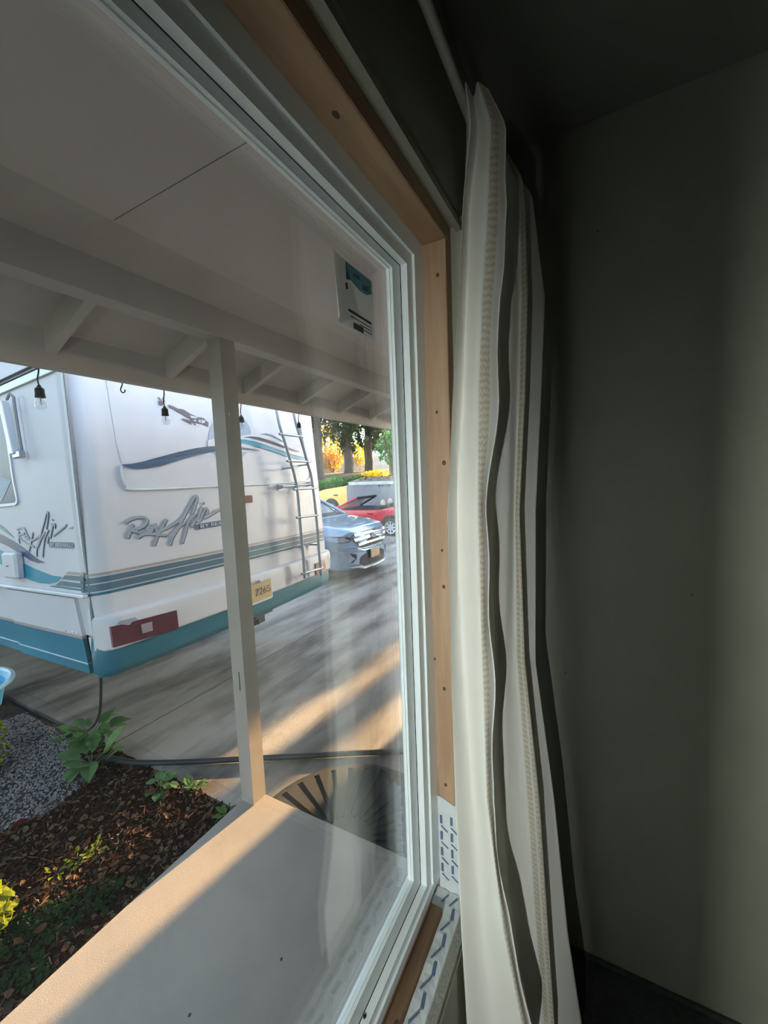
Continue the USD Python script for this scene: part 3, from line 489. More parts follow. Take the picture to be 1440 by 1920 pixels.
T_s_teal=[(1.51,0.222),(1.2,0.152),(0.921,0.079),(0.682,0.033),(0.451,-0.002),(0.322,-0.005),(0.384,-0.037),(0.493,-0.057),(0.622,-0.059),(0.786,-0.043),(0.912,-0.02),(1.157,0.037),(1.543,0.112)]
T_s_beige=[(0.238,0.031),(0.052,0.03),(0.055,0.015),(0.272,0.014)]
T_s_t1=[(0.279,0.007),(0.057,0.008),(0.063,-0.021),(0.325,-0.019)]
T_s_t2=[(0.336,-0.03),(0.065,-0.034),(0.071,-0.059),(0.417,-0.062)]
T_s_t3=[(0.447,-0.065),(0.072,-0.068),(0.075,-0.079),(0.506,-0.073)]
T_srex=[[(0.874,0.292),(0.815,0.302),(0.766,0.298),(0.752,0.282),(0.787,0.264),(0.865,0.253)],[(0.846,0.278),(0.862,0.239),(0.86,0.198)],[(0.861,0.245),(0.789,0.209),(0.647,0.178)],[(0.739,0.26),(0.724,0.25),(0.739,0.239)],[(0.731,0.148),(0.698,0.186),(0.642,0.27)],[(0.721,0.239),(0.69,0.218),(0.618,0.228),(0.52,0.259)],[(0.628,0.115),(0.609,0.171),(0.546,0.244),(0.476,0.325),(0.423,0.389),(0.405,0.386),(0.424,0.339),(0.452,0.289)],[(0.543,0.114),(0.517,0.177),(0.48,0.238),(0.426,0.283)],[(0.596,0.176),(0.538,0.228),(0.473,0.269)],[(0.43,0.243),(0.461,0.203)],[(0.37,0.323),(0.41,0.238),(0.363,0.308),(0.334,0.317),(0.34,0.292)],[(0.361,0.346),(0.354,0.343)],[(0.371,0.248),(0.282,0.277),(0.19,0.312)],]
T_srex.append([(.772, .243), (.738, .257), (.745, .276), (.770, .266), (.764, .238), (.738, .229), (.705, .24)])
RO = np.array([1.26785948, 2.57, 1.18547683]); REX = np.array([.9972889, .07025594, -.02188482]); REY = np.array([.01603425, .99896606, -.04254062]); REZ = np.array([.01894547, .04223491, .99892807])
A0, A1, RA, RB_ = -.065, 2.455, .14, .10
def W(a, b, c): return RO + a * REX + b * REY + c * REZ
def rear_b(a, c, off=0):
    b = .055 * max(0, c) / 1.25 - off; al, ar = A0 + RA, A1 - RA
    if a < al: q = min(1, (al - a) / RA); b += RB_ * (1 - math.sqrt(max(0, 1 - q * q)))
    elif a > ar: q = min(1, (a - ar) / RA); b += RB_ * (1 - math.sqrt(max(0, 1 - q * q)))
    else: m = (al + ar) / 2; b -= .05 * (1 - ((a - m) / (ar - m)) ** 2)
    return b
def REAR(a, c, off): return W(a, rear_b(a, c, off), c)
def tuck(c): return .045 * np.clip((-.12 - c) / .46, 0, 1)
def SIDE(b, c, off): return W(A0 - off + tuck(c), b, c)
def outline(off=0, b_end=8.0):
    """the body's plan from the left side round the rear to the right side"""
    p = [(A0 - off, b) for b in np.linspace(b_end, RB_ + .002, 12)]
    p += [(A0 + RA * (1 - math.cos(q)) - off * math.cos(q), RB_ * (1 - math.sin(q)) - off * math.sin(q)) for q in np.linspace(.05, pi / 2, 9)]
    m, h = (A0 + A1) / 2, (A1 - A0) / 2 - RA
    p += [(a, -.05 * (1 - ((a - m) / h) ** 2) - off) for a in np.linspace(A0 + RA, A1 - RA, 26)[1:-1]]
    p += [(A1 - RA * (1 - math.cos(q)) + off * math.cos(q), RB_ * (1 - math.sin(q)) - off * math.sin(q)) for q in np.linspace(pi / 2, .05, 9)]
    return p + [(A1 + off, b) for b in np.linspace(RB_ + .002, b_end, 12)]
def band(levels, closed=False, s0=0, s1=None, b_end=8.0):
    """levels: (c, off) -> a wall following the plan"""
    R_ = []
    for c, off in levels:
        q = outline(off, b_end)[s0:s1]; R_.append([W(a + (tuck(c) if a < .5 else -tuck(c)) * (b > .05), b + .055 * max(0, c) / 1.25 * (b < 1), c) for a, b in q])
    return grid(np.array(R_))
rv = thing('motorhome', 'white motorhome with teal stripes, eagle and swoosh graphics, parked rear first', 'motorhome', RO - np.array([0, 0, 1.3]))
lv_ = [(-.352, 0), (-.12, 0), (0, 0), (.4, 0), (.8, 0), (1.2, 0), (1.6, -.005), (1.75, -.02), (1.85, -.06), (1.90, -.13)]
body = MB(band(lv_)); top = np.array([W(a, b + .05, 1.90) for a, b in outline(-.13)]); n = len(top)
body.add((top, np.array([[i, i + 1, n - 2 - i] for i in range(n // 2 - 1)] + [[i, n - 2 - i, n - 1 - i] for i in range(n // 2 - 1)])))
body.add((np.array([W(A0, 8, -.352), W(A1, 8, -.352), W(A1, 8, 1.9), W(A0, 8, 1.9)]), np.array([[0, 1, 2], [0, 2, 3]])))
obj('body', body, 'rv_white', rv, smooth=35)
obj('underside', MB(grid(np.array([[W(a, b, -.45) for a in (A0 + .1, A1 - .1)] for b in (.08, 8)])), (np.array([W(A0 + .12, .15, -.6), W(A0 + .12, 8, -.6), W(A0 + .12, 8, -.35), W(A0 + .12, .15, -.35)]), np.array([[0, 1, 2], [0, 2, 3]]))), 'under', rv)
obj('frame_rail', MB(bar(W(.6, .2, -.52), W(.6, 7.8, -.52), .08, .2), bar(W(1.8, .2, -.52), W(1.8, 7.8, -.52), .08, .2)), 'under', rv)
q0, q1 = 12, -12                                                  # rear portion of the plan
obj('waist_moulding', band([(-.345, .003), (-.347, .008), (-.366, .008), (-.368, .003)], s0=q0 - 1, s1=q1 + 1), 'rv_beige', rv)
obj('valance', band([(-.362, .004), (-.45, .022), (-.55, .022), (-.595, .005), (-.618, -.04), (-.62, -.12)], s0=q0, s1=q1), 'rv_teal', rv, smooth=50)
# bumper: proud band over the rear and round the right corner
N0 = 16
def bumper_pts(c, off): 
    q = outline(off)[N0:-8]; k = np.minimum(1, np.arange(len(q)) / 3.0); m, h = (A0 + A1) / 2, (A1 - A0) / 2 - RA
    return [W(a, b + off * (1 - kk), c) for (a, b), kk in zip(q, k)]
obj('bumper', grid(np.array([bumper_pts(c, o) for c, o in ((-.232, -.01), (-.236, .03), (-.243, .045), (-.258, .052), (-.30, .053), (-.425, .053), (-.44, .045), (-.446, .02), (-.446, -.01))])), 'rv_white', rv, smooth=50)
D = lambda pts, off, th=.002: decal(Polygon(pts), REAR, off, th)
DS = lambda pts, off, th=.002: decal(Polygon(pts), SIDE, off, th)
obj('chip', D([(.02, -.305), (.05, -.278), (.14, -.283), (.16, -.305), (.10, -.318)], .0545), 'rv_logo', rv, label='bare grey chip in the bumper above the left tail light')
tl = obj('tail_light', D([(.0, -.298), (.408, -.316), (.411, -.438), (.39, -.443), (.004, -.421)], .062, .02), 'lens_red', rv); obj('lens', D([(.165, -.335), (.235, -.337), (.235, -.395), (.17, -.393)], .0635), 'lens_clear', tl)
tl = obj('tail_light', D([(2.06, -.318), (2.40, -.320), (2.40, -.438), (2.08, -.438), (2.06, -.42)], .062, .02), 'lens_red', rv); obj('lens', D([(2.15, -.335), (2.22, -.335), (2.22, -.395), (2.15, -.395)], .0635), 'lens_clear', tl)
obj('side_marker', band([(-.31, .0), (-.312, .058), (-.425, .058), (-.427, .0)], s0=-15, s1=-10), 'lens_red', rv)
# stripes wrap round the left corner
for nm, c0, c1, m_ in (('stripe', .018, .003, 'rv_beige'), ('stripe', -.006, -.040, 'rv_steel'), ('stripe', -.047, -.088, 'rv_steel'), ('stripe', -.096, -.112, 'rv_teal')):
    obj(nm, band([(c0, .003), (c1, .003)], s0=q0 - 1, s1=q1 + 3), m_, rv)
for pts, m_ in ((T_s_beige, 'rv_beige'), (T_s_t1, 'rv_steel'), (T_s_t2, 'rv_steel'), (T_s_t3, 'rv_teal'), (T_s_teal, 'rv_teal_bright'), (T_s_navy, 'rv_navy'), (T_s_green, 'rv_green')): obj('side_stripe', DS(pts, .003), m_, rv)
obj('moon_graphic', D(T_moon, .003), 'rv_moon', rv); obj('moon_band', D(T_whiteband, .0045), 'rv_white', rv)
for pts, m_ in ((T_navy, 'rv_swoosh'), (T_teal, 'rv_teal_bright'), (T_purple, 'rv_purple'), (T_teal2, 'rv_green')): obj('swoosh_graphic', D(pts, .0065), m_, rv)
mb = MB(D(T_wing, .005))
for q in (T_feather0, T_feather1, T_feather2, T_feather3, T_feather4): mb.add(decal(LineString(q).buffer(.0035), REAR, .005))
e_ = obj('eagle_graphic', mb, 'rv_brown', rv); mb = MB()
for q in (T_patch0, T_patch1, T_patch2, T_patch3, T_patch4): mb.add(D(q, .0065))
obj('feather_patch', mb, 'rv_white', e_)
obj('talon', MB(decal(LineString([(.715, .978), (.722, .965)]).buffer(.005), REAR, .005), decal(LineString([(.757, .976), (.76, .963)]).buffer(.005), REAR, .005)), 'rv_brown', e_)
def script_logo(strokes, fn, w, o):
    from shapely.ops import unary_union
    lit = unary_union([LineString(spline(np.array(s), max(8, 5 * len(s)))[:, :2]).buffer(w, cap_style=2) for s in strokes])
    from shapely.affinity import translate
    return decal(lit, fn, .0055), decal(translate(lit, o[0], o[1]), fn, .0035)
a_, b_ = script_logo(T_rexair, REAR, .0088, (.0055, -.0055)); lg = obj('name_script', a_, 'rv_logo', rv); obj('shadow_edge', b_, 'rv_logo_dark', lg)
a_, b_ = script_logo(T_srex, SIDE, .0055, (-.004, -.004)); lg = obj('name_script', a_, 'rv_logo', rv); obj('shadow_edge', b_, 'rv_logo_dark', lg)
def letters(text, h, p0, p1, fn, off):
    tm = meshkit.text_mesh(text, h, .002, bold=False); v = np.array(tm.vertices); L = v[:, 0].max(); d = np.array(p1) - np.array(p0); u = d / np.linalg.norm(d); nn = np.array([-u[1], u[0]]) * (1 if u[0] > 0 else -1); k = np.linalg.norm(d) / L
    return np.array([fn(*(np.array(p0) + u * x * k + nn * y), off + z - .002) for x, y, z in v]), np.array(tm.faces)
bd = obj('name_badge', decal(LineString([(.672, .2135), (1.06, .226)]).buffer(.021), REAR, .004), 'rv_badge', rv); obj('lettering', letters('BY REXHALL', .024, (.695, .2035), (1.055, .215), REAR, .0065), 'rv_trim', bd)
bd = obj('name_badge', decal(LineString([(.425, .191), (.150, .189)]).buffer(.0175), SIDE, .004), 'rv_badge', rv); obj('lettering', letters('BY REXHALL', .019, (.418, .182), (.160, .180), SIDE, .0065), 'rv_trim', bd)
obj('pocket_lip', tube([REAR(a, c, .004) for a, c in spline(np.array(T_pocket), 70)], .0065, 6), 'rv_trim', rv, smooth=True)
obj('seam', tube([REAR(a, c, .0) for a, c in [(.161, 1.3), (.166, 1.104), (.179, .789), (.195, .658)]], .0015, 5), 'rv_seam', rv)
obj('reflector', D([(1.0, .423), (1.245, .423), (1.252, .417), (1.249, .366), (1.243, .36), (1.0, .36)], .014, .014), 'reflector_red', rv)
# licence plate in its recess
pr = obj('plate_recess', D([(.985, -.288), (1.318, -.290), (1.34, -.305), (1.344, -.468), (1.33, -.478), (.985, -.478)], .0555), 'rv_trim', rv)
pl = obj('licence_plate', D([(1.025, -.305), (1.33, -.305), (1.33, -.462), (1.025, -.462)], .059, .003), 'plate_tan', rv)
obj('lettering', letters('226S', .058, (1.125, -.412), (1.315, -.412), REAR, .0612), 'plate_ink', pl); obj('plate_lamp', MB(sphere(REAR(1.178, -.296, .068), (.028, .012, .016), 2)), 'chrome', rv, smooth=True)
hb = MB(box((-.09, -.04, -.03), (.13, .18, .02), .004)); v, f = hb.mesh(); obj('hitch_receiver', (np.array([W(1.29 + x, .02 + y, -.60 + z) for x, y, z in v]), f), 'steel_dark', rv)
v, f = MB(box((-.06, -.02, -.11), (.075, .10, -.02), .006), sphere((-.04, -.04, -.08), .022, 2)).mesh(); obj('hitch_mount', (np.array([W(1.29 + x, .05 + y, -.60 + z) for x, y, z in v]), f), 'steel_dark', rv)
# ladder
ld = obj('ladder_rail', tube([REAR(a, c, .12) for a, c in spline(np.array([(1.575, 1.5)] + T_rail1), 40)], .0135, 8), 'rail_steel', rv, smooth=True)
obj('ladder_rail', tube([REAR(a, c, .12) for a, c in spline(np.array([(1.85, 1.5)] + T_rail2), 40)], .0135, 8), 'rail_steel', rv, smooth=True)
for p, q in (((1.59, .965), (1.975, .978)), ((1.662, .72), (2.082, .734)), ((1.715, .457), (2.12, .462)), ((1.716, .188), (2.105, .184)), ((1.72, -.351), (2.10, -.367))):
    obj('rung', tube([REAR(p[0], p[1], .12), REAR(q[0], q[1], .12)], .012, 8), 'rail_steel', rv, smooth=True)
for a, c in ((1.727, .66), (2.01, .70), (1.757, -.10), (2.06, -.12)): obj('standoff', tube([REAR(a, c, .12), REAR(a, c, 0)], .009, 6), 'rail_steel', rv)
obj('grab_bar', MB(tube([REAR(a, c, .05) for a, c in ((1.63, .487), (1.9, .494), (2.156, .508))], .009, 6), *[tube([REAR(a, c, .052), REAR(a, c, 0)], [.016, .024], 10) for a, c in ((1.63, .487), (1.9, .494), (2.15, .508))]), 'rail_steel', rv, smooth=40)
# left side: window, shade arm, utility box, rail, compartment doors, corner trim
wn = obj('side_window', DS([(.868, 1.12), (.858, .90), (.838, .622), (.812, .49), (.822, .468), (.85, .46), (2.0, .46), (2.0, 1.12)], .006, .004), 'rv_glass', rv)
obj('window_blind', DS([(.86, .62), (1.0, .655), (2.0, .70), (2.0, .50), (1.05, .49)], .0078), 'shade_cloth', wn); obj('window_frame', decal(LineString([(.868, 1.12), (.858, .90), (.838, .622), (.812, .49), (.822, .468), (.85, .46), (2.0, .46), (2.0, 1.12), (.868, 1.12)]).buffer(.009), SIDE, .010, .008), 'rv_trim', rv)
def sbox(b0, b1, c0, c1, t0, t1, bev=.004):
    v, f = box((t0, b0, c0), (t1, b1, c1), bev); return np.array([W(A0 - x + tuck(c), b, c) for x, b, c in v]), f
v, f = box((-.02, 0, 0), (.02, .055, .34), .004); obj('awning_arm', (np.array([W(A0 - .05 - x, .62 + .09 * z / .34 * .9 + y, .765 + z) for x, y, z in v]), f), 'rv_trim', rv)
obj('awning_strut', tube([W(A0 - .03, .595, .755), W(A0 - .03, .615, .95), W(A0 - .03, .63, 1.12), W(A0 - .03, .68, 1.15), W(A0 - .03, .73, 1.12)], .008, 6), 'rv_groove', rv); obj('awning_knob', sbox(.575, .66, .738, .782, .02, .06, .006), 'metal_grey', rv)
for c0, c1, t1, m_ in ((1.185, 1.232, .014, 'rv_trim'), (1.236, 1.243, .02, 'rv_groove'), (1.262, 1.268, .02, 'rv_groove')): obj('roof_rail', sbox(.13, 8, c0, c1, 0, t1, .002), m_, rv)
obj('utility_box', sbox(.815, 1.03, -.035, .14, 0, .055, .014), 'rv_white', rv); obj('box_latch', sphere(W(A0 - .058, .93, .055), .008, 1), 'chrome', rv)
obj('drip_rail', sbox(.032, 8, -.113, -.094, 0, .03, .004), 'rv_trim', rv)
def panel(b0, b1, c0, c1, off):
    P = np.array([[SIDE(b, c, off) for b in np.linspace(b0, b1, 4)] for c in np.linspace(c0, c1, 5)]); P2 = np.array([[SIDE(b, c, 0) for b in np.linspace(b0, b1, 4)] for c in np.linspace(c0, c1, 5)]); m = MB(grid(P))
    for A, B_ in ((P[0], P2[0]), (P[-1], P2[-1]), (P[:, 0], P2[:, 0]), (P[:, -1], P2[:, -1])): m.add(grid(np.stack([A, B_])))
    return m
for b0, b1, off in ((.155, 1.105, .022), (1.13, 2.7, .008), (2.72, 4.4, .008), (4.42, 7.9, .008)):
    dr = obj('compartment_door', panel(b0, b1, -.352, -.122, off), 'rv_white', rv); obj('door_band', panel(b0, b1, -.372, -.352, off + .002), 'rv_beige', dr); obj('door_skirt', panel(b0, b1, -.59, -.372, off), 'rv_teal', dr)
    obj('door_line', panel(b0, b1, -.531, -.524, off + .003), 'rv_trim', dr)
for b in (.24, .34, .19): obj('latch', sbox(b, b + .03, -.345, -.333, .022, .028, .002), 'rv_trim', rv)
obj('corner_trim', MB(*[bar(SIDE(.052 + .02, c0, .004), SIDE(.052 + .02, c1, .004), .018, .008, REX) for c0, c1 in ((-.345, 1.6),)]), 'rv_trim', rv); obj('corner_groove', bar(SIDE(.040 + .015, -.345, .001), SIDE(.040 + .015, 1.6, .001), .010, .006, REX), 'rv_groove', rv)
obj('skirt_bracket', bar(SIDE(.10, -.36, .004), SIDE(.115, -.54, .004), .022, .010, REX), 'rv_trim', rv)
obj('marker_lamp', sphere(W(A0 - .004, .145, .295), (.010, .022, .010), 2), 'rv_trim', rv, smooth=True)
for a in (.22, .5, 1.9, 2.2):
    c = W(a, 4.4, 0); c[2] = .29
    w_ = obj('wheel', lathe([(.0, -.11), (.22, -.11), (.25, -.10), (.37, -.115), (.41, -.08), (.41, .08), (.37, .115), (.25, .10), (.22, .11), (0, .11)], c, 28, 'x'), 'tyre', rv, smooth=40)
for a in (.3, 2.1):
    c = W(a, 6.6, 0); c[2] = .29
    obj('wheel', lathe([(.0, -.11), (.22, -.11), (.25, -.10), (.37, -.115), (.41, -.08), (.41, .08), (.37, .115), (.25, .10), (.22, .11), (0, .11)], c, 28, 'x'), 'tyre', rv, smooth=40)

# ================================================================ PARKED CARS
def hull_body(st, xc, y0, g, dirn=1, n=22):
    """lofts a car body. st: (s, half width, bottom, shoulder, top, power); xc centre, y = y0 + dirn*s, g = ground"""
    rows = []
    for s, w, zb, zs, zt, tw in st:
        ring_ = [(-w * .92, zb), (-w, zb + .12 * (zs - zb)), (-w, zs - .25 * (zs - zb)), (-w * .985, zs)]
        for k in range(1, 8): q = k / 8 * pi / 2; ring_.append((-w * (tw + (.985 - tw) * math.cos(q)), zs + (zt - zs) * math.sin(q)))
        ring_ += [(-w * tw * .6, zt + .006), (0, zt + .012)]
        full = ring_ + [(-x, z) for x, z in ring_[-2::-1]]
        rows.append([(xc + x, y0 + dirn * s, g + z) for x, z in full])
    P = np.array(rows); v, f = grid(P); m = MB((v, f))
    for r_ in (P[0], P[-1]): m.add((r_, np.array([[0, i, i + 1] for i in range(1, len(r_) - 1)])))
    return m
def wheel(t, c, r, w, spokes=8):
    tyre = obj('wheel', lathe([(r * .62, -w / 2), (r * .94, -w / 2), (r, -w * .32), (r, w * .32), (r * .94, w / 2), (r * .62, w / 2)], c, 32, 'x'), 'tyre', t, smooth=40)
    m = MB(lathe([(r * .54, -w * .30), (r * .54, -w * .46), (r * .64, -w * .5), (r * .64, -w * .40)], c, 32, 'x'), lathe([(0, -w * .44), (r * .17, -w * .42), (r * .18, -w * .3)], c, 16, 'x'))
    for k in range(spokes):
        a = 2 * pi * k / spokes; m.add(bar((c[0] - w * .38, c[1] + r * .12 * math.cos(a), c[2] + r * .12 * math.sin(a)), (c[0] - w * .40, c[1] + r * .58 * math.cos(a), c[2] + r * .58 * math.sin(a)), r * .17, .02, (1, 0, 0)))
    obj('rim', m, 'alloy', tyre, smooth=35); obj('hub_back', lathe([(0, -w * .2), (r * .62, -w * .2)], c, 24, 'x'), 'steel_dark', tyre)

# silver-blue SUV, nose towards the street, half hidden by the motorhome
FX, FY, FG = 6.50, 3.78, -.12
suv = thing('car', 'silver-blue SUV with chrome-barred grille parked beside the motorhome', 'car', (FX, FY + 2.2, FG))
FS = [(0, .34, .30, .55, .80, .8), (.03, .52, .24, .58, .84, .8), (.09, .66, .21, .62, .89, .8), (.18, .76, .20, .66, .925, .78), (.32, .84, .20, .72, .955, .76), (.55, .895, .22, .80, .99, .74), (.9, .915, .26, .88, 1.035, .74), (1.25, .92, .28, .94, 1.07, .76), (1.5, .92, .28, .98, 1.09, .78), (2.6, .92, .28, 1.0, 1.12, .8), (4.1, .91, .30, 1.0, 1.14, .8), (4.45, .84, .36, .95, 1.1, .8), (4.52, .7, .42, .8, .95, .8)]
obj('body', hull_body(FS, FX, FY, FG), 'ford_paint', suv, smooth=40)
gh = [(1.28, .80, 1.05, 1.06, 1.07, .9), (1.6, .80, 1.05, 1.2, 1.27, .85), (2.05, .78, 1.05, 1.38, 1.52, .8), (2.35, .76, 1.05, 1.45, 1.60, .78), (3.6, .75, 1.05, 1.45, 1.60, .78), (4.2, .74, 1.05, 1.3, 1.45, .8), (4.45, .72, 1.05, 1.1, 1.12, .85)]
obj('window', hull_body(gh, FX, FY, FG), 'dark_glass', suv, smooth=40)
obj('roof', hull_body([(2.02, .70, 1.50, 1.51, 1.525, .8), (2.4, .70, 1.59, 1.60, 1.625, .8), (3.6, .69, 1.59, 1.60, 1.625, .8), (4.15, .66, 1.47, 1.48, 1.5, .8)], FX, FY, FG), 'ford_paint', suv, smooth=40)
for sx in (-1, 1): obj('pillar', tube(spline([(FX + sx * .845, FY + 1.15, FG + 1.045), (FX + sx * .80, FY + 1.6, FG + 1.27), (FX + sx * .70, FY + 2.1, FG + 1.53)], 12), .035, 8), 'ford_paint', suv, smooth=True)
obj('wiper_cowl', hull_body([(1.12, .80, 1.0, 1.04, 1.072, .9), (1.34, .80, 1.0, 1.08, 1.10, .9)], FX, FY, FG), 'rubber_black', suv)
fs, fw = np.array([q[0] for q in FS[:9]]), np.array([q[1] for q in FS[:9]])
def FRONT(x, z, off):
    s = float(np.interp(abs(x) * 1.02, fw, fs)) if abs(x) > .34 else 0.0
    s += .10 * max(0, z - .62) ** 1.5 * 2
    k = min(1, abs(x) / .9) ** 2
    return np.array([FX + x * (1 + off * k), FY + s - off * (1.1 - .5 * k), FG + z])
FD = lambda pts, off, th=.01: decal(Polygon(pts).segmentize(.09), FRONT, off, th)
sym = lambda pts: pts + [(-x, z) for x, z in pts[::-1]]
gr = obj('grille', FD(sym([(0, .855), (-.30, .85), (-.545, .83), (-.60, .80), (-.56, .70), (-.42, .585), (-.30, .565), (0, .56)]), .012), 'rubber_black', suv)
for z0, z1, hw in ((.80, .845, .555), (.715, .762, .565), (.625, .668, .49)): obj('grille_bar', FD(sym([(0, z1), (-hw * .6, z1), (-hw, z1 - .012), (-hw + .02, z0 - .012), (-hw * .6, z0), (0, z0)]), .026, .02), 'chrome', gr)
obj('badge', FD([(.10 * math.cos(a), .738 + .04 * math.sin(a)) for a in np.linspace(0, 2 * pi, 18)[:-1]], .036, .012), 'rv_badge', gr)
for sx in (-1, 1):
    hl = obj('headlight', FD([(sx * x, z) for x, z in ((.60, .79), (.70, .805), (.80, .81), (.875, .815), (.865, .72), (.78, .70), (.66, .70), (.61, .73))], .016), 'dark_glass', suv); obj('lens', FD([(sx * x, z) for x, z in ((.70, .79), (.77, .795), (.77, .715), (.71, .72))], .022), 'lens_clear', hl)
    obj('lamp_trim', FD([(sx * x, z) for x, z in ((.60, .795), (.875, .825), (.875, .815), (.61, .785))], .024), 'chrome', hl)
    fp = obj('fog_lamp_pocket', FD([(sx * x, z) for x, z in ((.52, .47), (.62, .50), (.80, .505), (.815, .42), (.76, .34), (.60, .335), (.53, .40))], .014), 'rubber_black', suv); obj('lens', FD([(sx * x, z) for x, z in ((.66, .46), (.72, .46), (.72, .39), (.66, .39))], .022), 'lens_clear', fp)
obj('lower_intake', FD(sym([(0, .44), (-.30, .44), (-.42, .40), (-.44, .30), (-.36, .235), (0, .225)]), .016), 'rubber_black', suv)
obj('skid_plate', FD(sym([(0, .225), (-.36, .235), (-.52, .30), (-.80, .32), (-.82, .285), (-.52, .235), (-.36, .19), (0, .18)]), .03, .03), 'metal_grey', suv)
obj('bumper_bar', FD(sym([(0, .55), (-.34, .555), (-.60, .60), (-.84, .615), (-.84, .585), (-.58, .555), (-.36, .515), (0, .505)]), .028, .02), 'ford_paint', suv)
pf = obj('licence_plate', FD([(-.155, .505), (.155, .505), (.155, .35), (-.155, .35)], .05, .02), 'plate_tan', suv)
for sx in (-1, 1):
    for s_ in (.92, 3.6): wheel(suv, (FX + sx * .83, FY + s_, FG + .345), .345, .23)
    obj('mirror', sphere((FX + sx * 1.02, FY + 1.62, FG + 1.1), (.10, .06, .075), 2), 'ford_paint', suv, smooth=True)

# red convertible with its roof down
RX, RY, RG = 11.78, 9.25, -.16
rc = thing('car', 'red convertible with its roof down, parked behind the SUV', 'car', (RX, RY - 2.2, RG))
obj('body', hull_body([(0, .5, .30, .5, .58, .8), (.08, .68, .24, .54, .64, .8), (.3, .80, .22, .60, .71, .8), (.8, .85, .22, .68, .79, .8), (1.5, .86, .22, .76, .86, .8), (1.62, .86, .22, .80, .83, .9), (2.0, .86, .22, .80, .815, .93), (3.2, .86, .22, .81, .825, .93), (3.35, .86, .22, .80, .87, .8), (4.0, .83, .26, .76, .86, .8), (4.35, .74, .32, .70, .80, .8), (4.42, .6, .36, .62, .72, .8)], RX, RY, RG, -1), 'red_paint', rc, smooth=40)
obj('cockpit', hull_body([(1.66, .72, .60, .835, .842, .95), (3.22, .72, .60, .845, .852, .95)], RX, RY, RG, -1), 'rubber_black', rc)
A = [(RX - .80, RY - 1.46, RG + .83), (RX - .62, RY - 2.25, RG + 1.19)]; B2 = [(RX + .80, RY - 1.46, RG + .83), (RX + .62, RY - 2.25, RG + 1.19)]
obj('windscreen', (np.array([A[0], B2[0], B2[1], A[1]]), np.array([[0, 1, 2], [0, 2, 3]])), 'car_glass', rc)
fr = obj('windscreen_frame', tube(spline([A[0], (np.array(A[0]) * .5 + np.array(A[1]) * .5 + (0, 0, .01)), A[1]], 8), .034, 8), 'red_paint', rc, smooth=True)
obj('windscreen_frame', tube(spline([B2[0], B2[1]], 4), .034, 8), 'rubber_black', rc, smooth=True); obj('windscreen_header', tube([A[1], B2[1]], .042, 8), 'rubber_black', rc, smooth=True)
for sx, yy_ in ((-.36, 3.05), (.36, 3.05), (-.36, 2.75)):
    if yy_ > 3: obj('headrest', sphere((RX + sx, RY - yy_ + (.12 if sx > 0 else 0), RG + 1.0), (.14, .06, .12), 2), 'headrest_tan', rc, smooth=True); obj('seat', box((RX + sx - .24, RY - yy_ - .08, RG + .6), (RX + sx + .24, RY - yy_ + .08, RG + .95), .04), 'rubber_black', rc)
obj('door_handle', box((RX - .875, RY - 2.95, RG + .70), (RX - .855, RY - 2.75, RG + .73), .004), 'rubber_black', rc); obj('mirror', sphere((RX - .93, RY - 1.75, RG + .93), (.07, .06, .06), 2), 'red_paint', rc, smooth=True)
obj('side_strip', box((RX - .872, RY - 3.3, RG + .42), (RX - .858, RY - 1.1, RG + .45), .003), 'rubber_black', rc)
for sx in (-1, 1):
    for s_ in (.98, 3.56):
        obj('wheel_arch', lathe([(.0, -.01), (.355, -.01), (.355, .01), (0, .01)], (RX + sx * .856, RY - s_, RG + .32), 28, 'x'), 'rubber_black', rc); wheel(rc, (RX + sx * .80 if sx > 0 else RX - .80, RY - s_, RG + .305), .305, .20, 8)

# yellow pickup and grey box trailer behind
YX, YY, YG = 17.3, 12.75, -.16
yt = thing('pickup_truck', 'yellow pickup truck seen nose left behind the red convertible', 'truck', (YX, YY - 2.4, YG))
obj('body', hull_body([(0, .78, .45, .85, 1.08, .85), (.10, .86, .42, .95, 1.22, .82), (.5, .90, .42, 1.05, 1.32, .8), (1.5, .92, .42, 1.15, 1.44, .8), (1.7, .92, .42, 1.15, 1.46, .82), (3.2, .92, .42, 1.1, 1.42, .85), (5.0, .92, .45, 1.1, 1.22, .9), (5.3, .90, .48, 1.05, 1.15, .9)], YX, YY, YG, -1), 'yellow_paint', yt, smooth=40)
obj('cab', hull_body([(1.75, .78, 1.3, 1.38, 1.42, .9), (2.4, .72, 1.3, 1.62, 1.72, .8), (3.1, .72, 1.3, 1.62, 1.72, .8), (3.3, .74, 1.3, 1.4, 1.42, .85)], YX, YY, YG, -1), 'dark_glass', yt, smooth=40)
obj('bumper', box((YX - .9, YY - .02, YG + .45), (YX + .9, YY + .12, YG + .66), .03), 'metal_grey', yt); obj('marker_lamp', box((YX - .905, YY - .22, YG + .82), (YX - .80, YY - .03, YG + 1.02), .02), 'reflector_red', yt)
obj('badge', box((YX - .93, YY - 1.38, YG + 1.0), (YX - .90, YY - 1.13, YG + 1.06), .006), 'steel_dark', yt)
for sx in (-1, 1):
    for s_ in (.98, 4.1):
        obj('wheel_arch', lathe([(0, -.012), (.46, -.012), (.46, .012), (0, .012)], (YX + sx * .912, YY - s_, YG + .42), 28, 'x'), 'rubber_black', yt); wheel(yt, (YX + sx * .85, YY - s_, YG + .385), .385, .26, 6)
bx = thing('box_trailer', 'grey box trailer with pale top band and leaf-strewn roof behind the red car', 'trailer', (14.2, 6.4, -.16))
obj('box_body', box((13.0, 3.6, .25), (15.4, 8.62, 1.42), .02), 'box_grey', bx); obj('top_band', box((12.97, 3.55, 1.40), (15.43, 8.50, 1.52), .015), 'box_band', bx)
